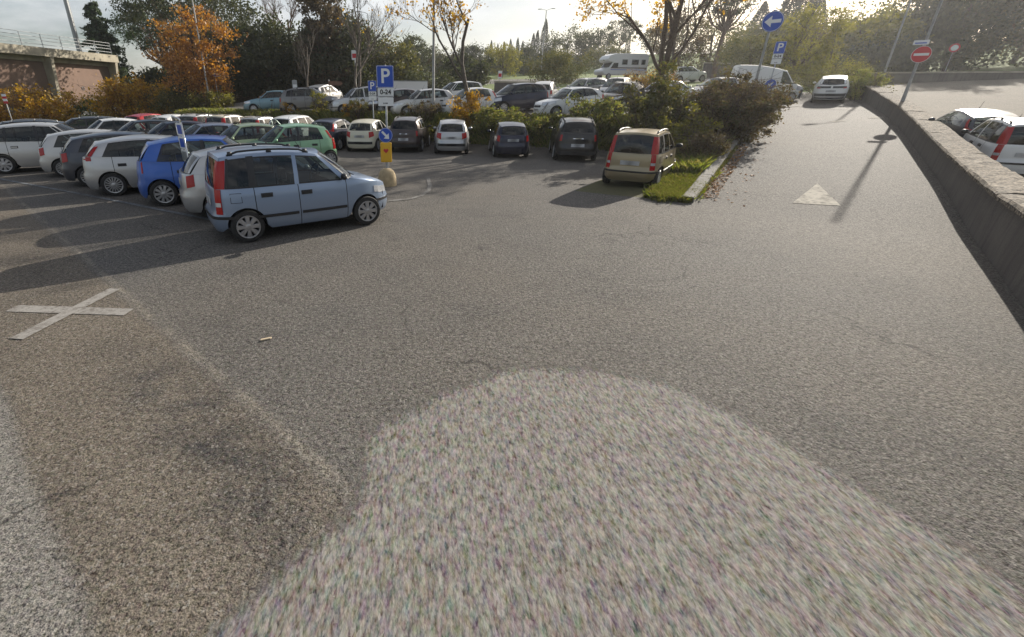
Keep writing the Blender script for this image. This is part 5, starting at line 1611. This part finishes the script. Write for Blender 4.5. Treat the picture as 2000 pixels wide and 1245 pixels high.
broadleaf('round_tree', 40.0, 122, 6.0, 10, 'wide low dark tree on the hill crest', 51, 'dark', .35, 70, 70, .1, bottom=-.03)
stone_pine('stone_pine', 47.5, 125, 7.5, 8.5, 'umbrella pine on the hill crest above the motorhome', 52, 'dark', .7, 60, 70, .35)
broadleaf('round_tree', 56.0, 122, 6.0, 9, 'dark tree on the hill crest partly behind the large autumn tree', 53, 'dark', .35, 60, 70, .1, bottom=-.03)
broadleaf('hill_shrub', 27.0, 108, 3.4, 7, 'olive shrub on the hill below the cypress row', 54, 'olive', .3, 50, 70, .1, 'shrub', bottom=-.05)
broadleaf('hill_shrub', 21.0, 104, 3.2, 6, 'dark shrub on the hill right of the rounded yellowish tree', 55, 'dark', .3, 50, 70, .1, 'shrub', bottom=-.05)
broadleaf('hill_shrub', 38.0, 108, 4.2, 9, 'wide olive shrub below the hill crest behind the motorhome', 56, 'olive', .3, 60, 70, .1, 'shrub', bottom=-.05)
broadleaf('hill_shrub', .5, 56, 2.0, 5.5, 'dark shrub behind the white box truck', 58, 'dark', .2, 60, 80, .1, 'shrub', bottom=-.05)
for i, (x, y, h, w, leaf, lab) in enumerate([(5.2, 66, 3.2, 6, 'dark', 'dark round shrub just right of the central lamp post'), (-3.6, 112, 6, 10, 'dark', 'dark far tree behind the distant umbrella pine'), (4.0, 118, 5.0, 9, 'olive', 'olive far tree seen through the leaning yellow tree'),
    (11.5, 122, 6.0, 9, 'dark', 'dark far tree right of the leaning yellow tree'), (17.5, 116, 4.2, 9, 'olive', 'olive far tree below the left end of the cypress row'), (25, 122, 4.0, 10, 'dark', 'low dark far tree at the foot of the cypress row')]):
    broadleaf('hill_tree', x, y, h, w, lab, 120 + i, leaf, .36, 80, 90, .1, bottom=-.05)
# cypress rows on the hill
cym = [cypress_mesh(60 + k) for k in range(3)]
for i, (x, y, s) in enumerate([(18.2, 141, .55), (20.0, 141, .45), (21.6, 140, .5), (23.6, 142, .6), (25.4, 141, .62), (27.0, 142, .55), (29.6, 141, .75), (30.9, 142, .85), (32.6, 141, 1.15), (36.0, 143, .7), (45, 140, .6), (54.5, 138, .75)]):
    c, t = cym[i % 3]
    lab = {8: 'tallest cypress of the hill row, just left of the distant two-headed lamp post', 9: 'cypress of the hill row standing alone right of the distant two-headed lamp post', 10: 'cypress on the hill crest between the round dark trees', 11: 'cypress on the hill crest furthest right, beside the large autumn tree', 7: 'second tallest cypress of the hill row, left of the tallest one'}.get(i, 'slim dark cypress in the low left part of the hill row')
    root = thing('cypress_tree', (x, y, hz(x, y)), i * 1.3, lab, 'tree', 'cypress row on the hill')
    root.scale = (s * 1.1, s * 1.1, s); obj('trunk', t, root); obj('crown', c, root)
for x, y, s, sw, lab in [(64.7, 101, 1.2, 2.2, 'broad dark cypress left of the round blue arrow sign'), (63.5, 92, 1.5, 2.4, 'tall dark cypress behind the round blue arrow sign'), (67.5, 94, 1.65, 2.3, 'tallest dark cypress reaching the top edge above the van'), (71.5, 96, 1.3, 2.2, 'dark cypress half hidden by the poplar')]:
    c, t = cym[0]; root = thing('cypress_tree', (x, y, hz(x, y)), x, lab, 'tree'); root.scale = (sw, sw, s); obj('trunk', t, root); obj('crown', c, root)
# shrubs by the stand
bush('yellow_shrub', -38.2, 46.5, 3.0, 9.5, 'large golden shrub in front of the pink stand at the left edge', 70, 'yellow', .24, 130, 75, stems=90, twl=1.2, cr=.6)
bush('yellow_shrub', -28.8, 48.5, 3.6, 7.0, 'golden orange shrub with bare twig tops right of the stand', 71, 'yellow', .24, 130, 75, stems=90, twl=1.2, cr=.6)
bush('green_shrub', -35.0, 51.0, 2.4, 5.0, 'low green shrub between the two golden shrubs', 72, 'green', .15, 60, 80)
bush('hedge', -23.2, 45.8, 1.9, 5.2, 'low olive hedge under the orange tree', 73, 'olive', .13, 60, 90)
bush('hedge', -18.4, 43.0, 1.5, 3.6, 'yellowing low hedge at the foot of the orange tree', 74, 'yellowgreen', .13, 45, 80)
# planting along the upper terrace edge
for i, (x, y, h, w, leaf, lab) in enumerate([(-10.8, 33.6, 1.0, 3.2, 'weed', 'weedy clump in front of the teal car'), (-9.2, 34.0, .8, 1.6, 'yellow', 'small yellow clump by the tall narrow grey sign'),
    (-7.0, 32.6, 1.5, 1.4, 'yellowgreen', 'upright yellow green shrub before the dark grey estate'), (-4.1, 30.6, 1.3, 1.6, 'olive', 'small olive shrub by the far P parking sign'),
    (-4.7, 31.2, .9, 1.2, 'yellow', 'yellow leafed clump at the foot of the bare double-trunked tree'), (-.1, 28.6, 1.0, 2.2, 'scrub', 'reddish scrub in front of the silver saloon')]):
    bush('weed_clump', x, y, h, w, lab, 80 + i, leaf, .085, 30, 55, 'plant')
for i, (x, y, h, w, leaf, lab) in enumerate([(5.2, 25.4, 1.35, 3.4, 'weed', 'green weeds on the bank between the silver and navy hatchbacks'), (8.4, 24.2, 1.5, 3.2, 'weed', 'green weeds on the bank between the navy and black cars'),
    (1.2, 27.0, 1.2, 2.4, 'yellowgreen', 'yellow green weeds on the bank left of the leaning yellow tree'), (3.6, 26.6, 1.1, 2.6, 'weed', 'weeds on the bank behind the silver hatchback'), (10.4, 23.4, 1.3, 2.8, 'weed', 'yellow green weeds on the bank behind the black sport utility car')]):
    bush('bank_shrub', x, y, h, w, lab, 90 + i, leaf, .11, 60, 75, 'shrub', cr=.22, z=hz(x, y) - .25)
# island bushes beside the ramp
bush('island_bush', 9.9, 20.6, 3.5, 2.9, 'tall dark olive bush behind the gold car', 100, 'olive', .12, 120, 95, stems=50, shell=.3, twl=1.1, cr=.26)
bush('island_bush', 10.0, 18.6, 1.7, 2.4, 'yellow green bush just behind the roof of the gold car', 101, 'yellowgreen', .10, 60, 80, stems=30, cr=.2)
bush('island_bush', 12.7, 20.2, 2.4, 3.5, 'dense brown scrub bush along the kerb, nearer of the two brown ones', 102, 'scrub', .095, 170, 115, stems=110, twl=1.18, shell=.25, cr=.24)
bush('island_bush', 14.8, 23.5, 2.0, 3.3, 'large brown scrub bush along the kerb in front of the white van', 103, 'scrub', .10, 180, 105, stems=110, twl=1.18, shell=.25, cr=.25)
bush('island_bush', 9.9, 16.6, .95, 1.5, 'small brown dry bush between the gold car and kerb', 104, 'scrub', .05, 60, 110, stems=40, twl=1.2)
bush('island_bush', 17.6, 28.4, 1.1, 2.6, 'low brown bush at the top of the island under the white van', 105, 'scrub', .08, 90, 110, stems=40)
bush('verge_bush', 25.5, 37.2, 1.7, 3.6, 'dark green bush between the white van and white crossover', 106, 'olive', .09, 70, 110, stems=30)
bush('verge_bush', 29.8, 34.0, 1.7, 2.6, 'dry grassy bush at the upper end of the boundary wall', 107, 'weed', .09, 70, 110, stems=40, twl=1.15)
bush('verge_bush', 31.5, 38.5, 1.9, 6.0, 'long hedge-like verge bush behind the white crossover', 108, 'olive', .1, 90, 110, stems=40)
bush('verge_bush', 38.0, 48.0, 2.0, 7.0, 'sunlit verge bush below the small far car', 109, 'yellowgreen', .12, 90, 100, stems=40)
bush('hedge', 20.3, 44.5, 1.5, 5.4, 'yellow brown clipped hedge in front of the white pickup', 110, 'yellow', .1, 80, 90, stems=20)
# ------------------------------------------------------------------ grasses and fallen leaves
def blades(name, pts, h, m, label, seed, w=.012, cat=None):
    rng = np.random.default_rng(seed); n = len(pts); pts = np.asarray(pts); hh = h * (.45 + .8 * rng.random(n)); a = rng.random(n) * 6.283
    ln = rng.normal(size=(n, 2)) * .45 * hh[:, None]; V = np.empty((n, 4, 3)); ca, sa = np.cos(a) * w, np.sin(a) * w
    V[:, 0] = pts + np.stack([ca, sa, 0 * a], 1); V[:, 1] = pts - np.stack([ca, sa, 0 * a], 1)
    mid = pts + np.c_[ln * .35, hh * .65]; V[:, 2] = mid - np.stack([ca, sa, 0 * a], 1) * .6; V[:, 3] = pts + np.c_[ln, hh]
    me = bpy.data.meshes.new(name); me.vertices.add(4 * n); me.vertices.foreach_set('co', V.ravel()); me.loops.add(4 * n); me.loops.foreach_set('vertex_index', np.arange(4 * n, dtype=np.int32))
    me.polygons.add(n); me.polygons.foreach_set('loop_start', np.arange(0, 4 * n, 4, dtype=np.int32)); me.polygons.foreach_set('loop_total', np.full(n, 4, np.int32)); me.materials.append(m); me.update(calc_edges=True)
    return props(obj(name, me), label, None, None, 'stuff')
rng = np.random.default_rng(7)
def scatter(n, s0, s1, l0, l1, power=1.0):
    s = s0 + (s1 - s0) * rng.random(n) ** power; l = l0 + (l1 - l0) * rng.random(n)
    x, y = 6.72 + .6 * s + .8 * l, 11.32 + .8 * s - .6 * l
    return np.stack([x, y, HGT(x, y)], 1)
a_ = scatter(15000, .0, 6.5, -1.15, -.28, 1.35)
a2 = scatter(9000, -.15, 2.0, -.95, -.05)
a_ = np.concatenate([a_, a2, scatter(2500, -.55, 1.4, -1.35, .12), scatter(900, 1, 9, -.1, .1)]); ss_, ll_, _ = slu(a_[:, 0], a_[:, 1]); rag = ((np.minimum(ss_, .9) - .9) / 1.15) ** 2 + ((ll_ + .6) / .68) ** 2 + .22 * np.sin(ss_ * 9 + ll_ * 7) + .16 * rng.normal(size=len(a_)) < 1.0; a_ = a_[rag | (ss_ > 1.2)]; kk = np.sin(a_[:, 0] * 5.1 + 1) * np.cos(a_[:, 1] * 4.3) + .5 * rng.normal(size=len(a_)) > -.75; a_ = a_[kk]
blades('grass', a_, .14, LF['grass'], 'bright green grass on the tip of the planted island', 1, .009)
blades('grass', scatter(16000, 3.5, 30, -2.4, -.3, 1.2), .34, LF['weed'], 'dry weeds along the planted island', 2, .012)
def uscatter(n, x0, x1, u0, u1):
    x = x0 + (x1 - x0) * rng.random(n); u = u0 + (u1 - u0) * rng.random(n); y = 25 + (u - (x - 7.5) * .464) / .886
    s, l, _ = slu(x, y); k = l < -1.2; x, y = x[k], y[k]; return np.stack([x, y, HGT(x, y)], 1)
blades('grass', uscatter(26000, -20, 12.5, -1.5, .5), .32, LF['weed'], 'weeds and grass covering the bank below the upper car park', 3, .014)
p_ = scatter(700, .7, 9.5, .04, .42, 1.2); p_[:, 2] += .02 + .03 * rng.random(len(p_))
p2 = scatter(160, .2, 14, .05, 1.1); p2[:, 2] += .015
P_ = np.concatenate([p_, p2])
props(obj('leaf_litter', quad_mesh('leaf_litter', P_, .045 + .05 * rng.random(len(P_)), [LF['litter']], rng, .75, 1.2)), 'fallen orange brown leaves along the foot of the kerb', None, None, 'stuff')
# ------------------------------------------------------------------ parked vehicles
G_L, G_N, G_B, G_U, G_R = 'cars in the near left row', 'cars facing the near left row', 'cars parked tail-out along the planted bank', 'cars on the upper car park', 'cars on the upper road'
CARS = [
 # type, x, y, heading, paint, group, label, scale
 ('panda', -2.54, 9.43, 58.5, 'light blue', G_L, 'light blue boxy city car parked nearest, alone in front of the row', 1.04),
 ('hatch', -3.69, 11.09, 60, 'silver', G_L, 'silver white hatchback directly behind the light blue boxy car, red tail lamp showing', 1),
 ('tall', -5.53, 12.35, 66, 'bright blue', G_L, 'bright blue tall small car between two silver hatchbacks', 1),
 ('hatch_high', -7.56, 13.65, 64, 'silver', G_L, 'silver hatchback with high red tail lamp beside the bright blue car', 1),
 ('hatch', -9.19, 15.03, 62, 'dark grey', G_L, 'dark grey hatchback squeezed between a rounded pale hatchback and a silver one', 1),
 ('hatch', -11.26, 16.74, 62, 'pale silver', G_L, 'pale silver rounded hatchback next to the silver people carrier', .97),
 ('mpv', -13.82, 17.62, 60, 'pale silver', G_L, 'silver people carrier at the left edge of the photo', 1),
 ('estate', -19.0, 22.3, 232, 'black', G_N, 'dark car whose roof shows behind the silver people carrier', 1),
 ('micro', -5.2, 18.0, 240, 'green', G_N, 'bright green small car with nose to the left and tall red tail lamp', 1.03),
 ('micro', -7.3, 19.2, 236, 'lime', G_N, 'pale lime green small car just left of the bright green one', 1),
 ('sedan', -9.3, 20.3, 236, 'grey blue', G_N, 'grey blue car with rounded roof behind the bright blue car', 1),
 ('hatch', -11.3, 21.4, 236, 'navy', G_N, 'dark navy car behind the silver hatchback', 1),
 ('hatch', -13.3, 22.5, 236, 'black', G_N, 'black car behind the dark grey hatchback', 1),
 ('micro', -15.5, 23.6, 236, 'white', G_N, 'white roofed small car behind the pale silver hatchback', 1),
 ('estate', -18.2, 25.6, 236, 'black', G_N, 'black estate with roof rails in front of the low green shrub', 1),
 ('hatch', -17.6, 31.3, 16, 'red', G_B, 'red car seen tail-on near the golden orange shrub', 1),
 ('hatch', -15.1, 29.8, 16, 'white', G_B, 'white car leftmost of the pale cars under the orange tree', 1),
 ('panda', -13.1, 29.0, 16, 'white', G_B, 'white boxy car with red pillar lamps, left one of two', 1),
 ('panda', -11.1, 28.0, 16, 'cream', G_B, 'pale cream boxy car with red pillar lamps, right one of two', 1),
 ('panda', -9.0, 27.2, 16, 'pale silver', G_B, 'pale boxy car with square rear window behind the lime car', .95),
 ('mpv', -6.95, 26.3, 16, 'white', G_B, 'white people carrier with dark rear window beyond the bright green car', .97),
 ('hatch_high', -4.7, 25.2, 14, 'navy', G_B, 'dark navy hatchback just right of the bright green car', .98),
 ('hatch_bumper', -2.85, 24.75, 9, 'cream', G_B, 'cream hatchback with black bumper strip left of the round arrow sign', .98),
 ('suv', -.75, 24.5, 8, 'maroon grey', G_B, 'dark brown hatchback with pale roof behind the round arrow sign', .94),
 ('hatch_bumper', 1.35, 23.75, 4, 'silver', G_B, 'silver hatchback with black bumper band in the middle of the bank row', 1),
 ('hatch', 3.9, 22.35, 3, 'navy', G_B, 'dark navy old hatchback right of the silver one', .96),
 ('suv', 6.6, 21.3, 11, 'black', G_B, 'black sport utility car with roof rails left of the gold car', 1),
 ('panda', 6.93, 14.87, 36, 'gold', G_B, 'gold boxy city car parked against the planted island', 1.02),
 ('sedan', -11.3, 36.6, 262, 'teal', G_U, 'teal blue car partly hidden by weeds on the upper level', 1),
 ('suv', -8.0, 34.6, 82, 'warm grey', G_U, 'dark grey estate facing right behind the tall narrow grey sign', 1),
 ('mpv', -8.3, 41.0, 20, 'silver', G_U, 'silver car with black rear window beyond the dark grey estate', 1),
 ('panda', -4.4, 32.9, 256, 'silver', G_U, 'silver boxy car with red pillar lamp behind the bare double-trunked tree', 1.08),
 ('sedan', -1.9, 32.6, 248, 'maroon grey', G_U, 'dark brown car half hidden behind the P parking sign', 1),
 ('hatch', -.1, 30.55, 258, 'pale silver', G_U, 'silver saloon-nosed hatchback left of the central lamp post', 1),
 ('micro', 2.7, 29.9, 250, 'white', G_U, 'white small car with dark windows behind the leaning yellow tree', 1),
 ('mpv', 2.4, 37.0, 250, 'white', G_U, 'white car further back above the white small car', 1),
 ('mpv', 5.7, 30.9, 250, 'navy', G_U, 'dark navy tall car between the white small car and white three-door', 1),
 ('hatch', 8.7, 36.0, 20, 'pale silver', G_U, 'pale car seen tail-on behind the dark navy tall car', 1),
 ('hatch_three', 8.0, 27.3, 254, 'white', G_U, 'white three-door hatchback at the edge above the black sport utility car', 1),
 ('estate', 12.3, 38.5, 240, 'silver', G_U, 'silver estate behind the white three-door hatchback', 1),
 ('mpv', 14.0, 36.4, 215, 'silver', G_U, 'silver grey people carrier right of the silver estate', .95),
 ('suv', 11.9, 29.9, 226, 'black', G_U, 'dark off-road car with round nose half hidden by the island bush', .92),
 ('sedan', 15.6, 31.6, 60, 'silver', G_U, 'silver car showing its windscreen between the island bushes', 1),
 ('sedan', 19.6, 33.4, 250, 'silver', G_U, 'silver car with glinting bonnet just in front of the white van', 1),
 ('van', 24.5, 35.9, 104, 'white', G_U, 'large white panel van facing right behind the brown bushes', .86),
 ('crossover', 28.1, 34.4, 38, 'white', G_U, 'white crossover parked tail-on at the top of the ramp', 1),
 ('suv', 29.5, 56.5, 84, 'white', G_U, 'white pickup-like car behind the clipped yellow hedge', 1),
 ('hatch', 60.5, 76.5, 210, 'white', G_R, 'small white far car on the road below the skyline trees', 1.0),
 ('hatch_high', 19.9, 17.6, 30, 'dark grey', G_R, 'dark grey hatchback beyond the wall at right', 1),
 ('panda', 18.05, 14.75, 34, 'white', G_R, 'white boxy car beyond the wall at the right edge', 1.02),
]
random.seed(4)
for ty, x, y, az, pc, grp, lab, sc in CARS:
    cx = lambda d: (x + math.sin(R(az)) * d, y + math.cos(R(az)) * d)
    zf, zb = hz(*cx(1.25)), hz(*cx(-1.25))
    pt_ = math.atan2(zf - zb, 2.5)
    T[ty].place({'van': 'delivery_van', 'suv': 'parked_car'}.get(ty, 'parked_car'), (x, y, (zf + zb) / 2), az, PAINT[pc], lab, grp, 'van' if ty == 'van' else 'car', sc, pt_)
# ------------------------------------------------------------------ box truck and motorhome
def box_truck():
    x, y = -1.9, 36.3; root = thing('box_truck', (x, y, hz(x, y)), math.pi / 2 - R(250), 'small white box truck whose body shows above the dark brown car', 'truck', G_U); root.scale = (.66,) * 3
    W_ = PAINT['white']
    m = MB(); m.box((-.9, 0, 1.75), (4.2, 2.1, 2.0)); o = m.build('cargo_box', W_, root)
    b = o.modifiers.new('b', 'BEVEL'); b.width = .06; b.segments = 2
    for yy in (-1.0, 1.0):
        m = MB(); m.box((-.9, yy * 1.06, 2.72), (4.1, .03, .08)); m.build('box_rail', M['steel'], root)
    m = MB(); prof = [(3.0, .55), (3.0, 1.15), (2.75, 1.3), (2.25, 2.0), (1.9, 2.1), (1.3, 2.1), (1.3, .55)]
    m.poly([(px, -.95, pz) for px, pz in prof], 0, (0, 1.9, 0)); m.build('cab', W_, root)
    m = MB(); m.add([(2.77, -.85, 1.34), (2.77, .85, 1.34), (2.30, .8, 1.97), (2.30, -.8, 1.97)], [(0, 1, 2, 3)]); m.build('windscreen', M['dark_glass'], root)
    for yy in (-.957, .957):
        m = MB(); m.add([(1.6, yy, 1.3), (2.6, yy, 1.3), (2.2, yy, 1.92), (1.6, yy, 1.92)], [(0, 1, 2, 3)]); m.build('side_window', M['dark_glass'], root)
    m = MB(); m.box((0, 0, .55), (5.6, .9, .22)); m.build('chassis', M['black'], root)
    tm, rm = wheel_meshes(.34, .2, 6)
    for wx in (2.2, -1.7):
        for yy in (-.85, .85):
            w = obj('wheel', tm, root, (wx, yy, .34), (0, 0, 0 if yy > 0 else math.pi)); obj('rim', rm, w)
box_truck()
def motorhome():
    x, y = 27.0, 70.0; root = thing('motorhome', (x, y, hz(x, y)), math.pi / 2 - R(258), 'white motorhome with over-cab bulge facing left behind the large autumn tree', 'motorhome', G_U)
    W_ = PAINT['white']; root.scale = (1.05,) * 3
    prof = [(2.3, .5), (2.9, .55), (3.1, .9), (2.95, 1.15), (2.2, 1.35), (1.75, 1.95), (2.35, 2.05), (2.6, 2.3), (2.25, 2.75), (1.5, 2.98), (-3.0, 3.0), (-3.3, 2.85), (-3.4, .55)]
    m = MB(); m.poly([(px, -1.1, pz) for px, pz in prof], 0, (0, 2.2, 0)); o = m.build('body', W_, root)
    b = o.modifiers.new('b', 'BEVEL'); b.width = .07; b.segments = 3; b.limit_method = 'ANGLE'
    m = MB(); m.add([(2.19, -.95, 1.40), (2.19, .95, 1.40), (1.80, .9, 1.93), (1.80, -.9, 1.93)], [(0, 1, 2, 3)]); m.build('windscreen', M['dark_glass'], root)
    for yy in (-1, 1):
        m = MB(); m.add([(1.0, yy * 1.108, 1.3), (2.0, yy * 1.108, 1.3), (1.65, yy * 1.108, 1.9), (1.0, yy * 1.108, 1.9)], [(0, 1, 2, 3)]); m.build('cab_window', M['dark_glass'], root)
        for wx, ww in ((.1, .8), (-1.4, 1.0), (-2.6, .6)):
            m = MB(); m.box((wx, yy * 1.112, 2.0), (ww, .03, .62)); f = m.build('window', M['sign_back'], root)
            m = MB(); m.box((wx, yy * 1.13, 2.0), (ww - .1, .02, .52)); m.build('pane', M['dark_glass'], f)
        m = MB(); m.box((-.6, yy * 1.108, 1.32), (5.2, .02, .12)); m.build('stripe', PAINT['brown'], root)
        m = MB(); m.box((-.6, yy * 1.108, 1.1), (5.2, .02, .06)); m.build('stripe', M['sign_blue'], root)
    tm, rm = wheel_meshes(.34, .22, 6)
    for wx in (2.15, -1.9):
        for yy in (-1.02, 1.02):
            w = obj('wheel', tm, root, (wx, yy, .34), (0, 0, 0 if yy > 0 else math.pi)); obj('rim', rm, w)
motorhome()
# ------------------------------------------------------------------ thin sunlit haze
def haze():
    zlo = float(GZ.min()) - 1.2; zhi = 31.0
    lo, hi = (float(GX.min()) - 4, float(GY.min()) - 4), (float(GX.max()) + 4, float(GY.max()) + 4)
    m = MB(); m.box(((lo[0] + hi[0]) / 2, (lo[1] + hi[1]) / 2, (zlo + zhi) / 2), (hi[0] - lo[0], hi[1] - lo[1], zhi - zlo))
    hm = bpy.data.materials.new('autumn haze'); hm.use_nodes = True; N, L = hm.node_tree.nodes, hm.node_tree.links; N.clear()
    o = N.new('ShaderNodeOutputMaterial'); v = N.new('ShaderNodeVolumePrincipled')
    v.inputs['Color'].default_value = (.93, .94, .96, 1); v.inputs['Density'].default_value = .00045; v.inputs['Anisotropy'].default_value = .6
    L.new(v.outputs[0], o.inputs['Volume'])
    props(m.build('haze', hm), kind='stuff')
haze()
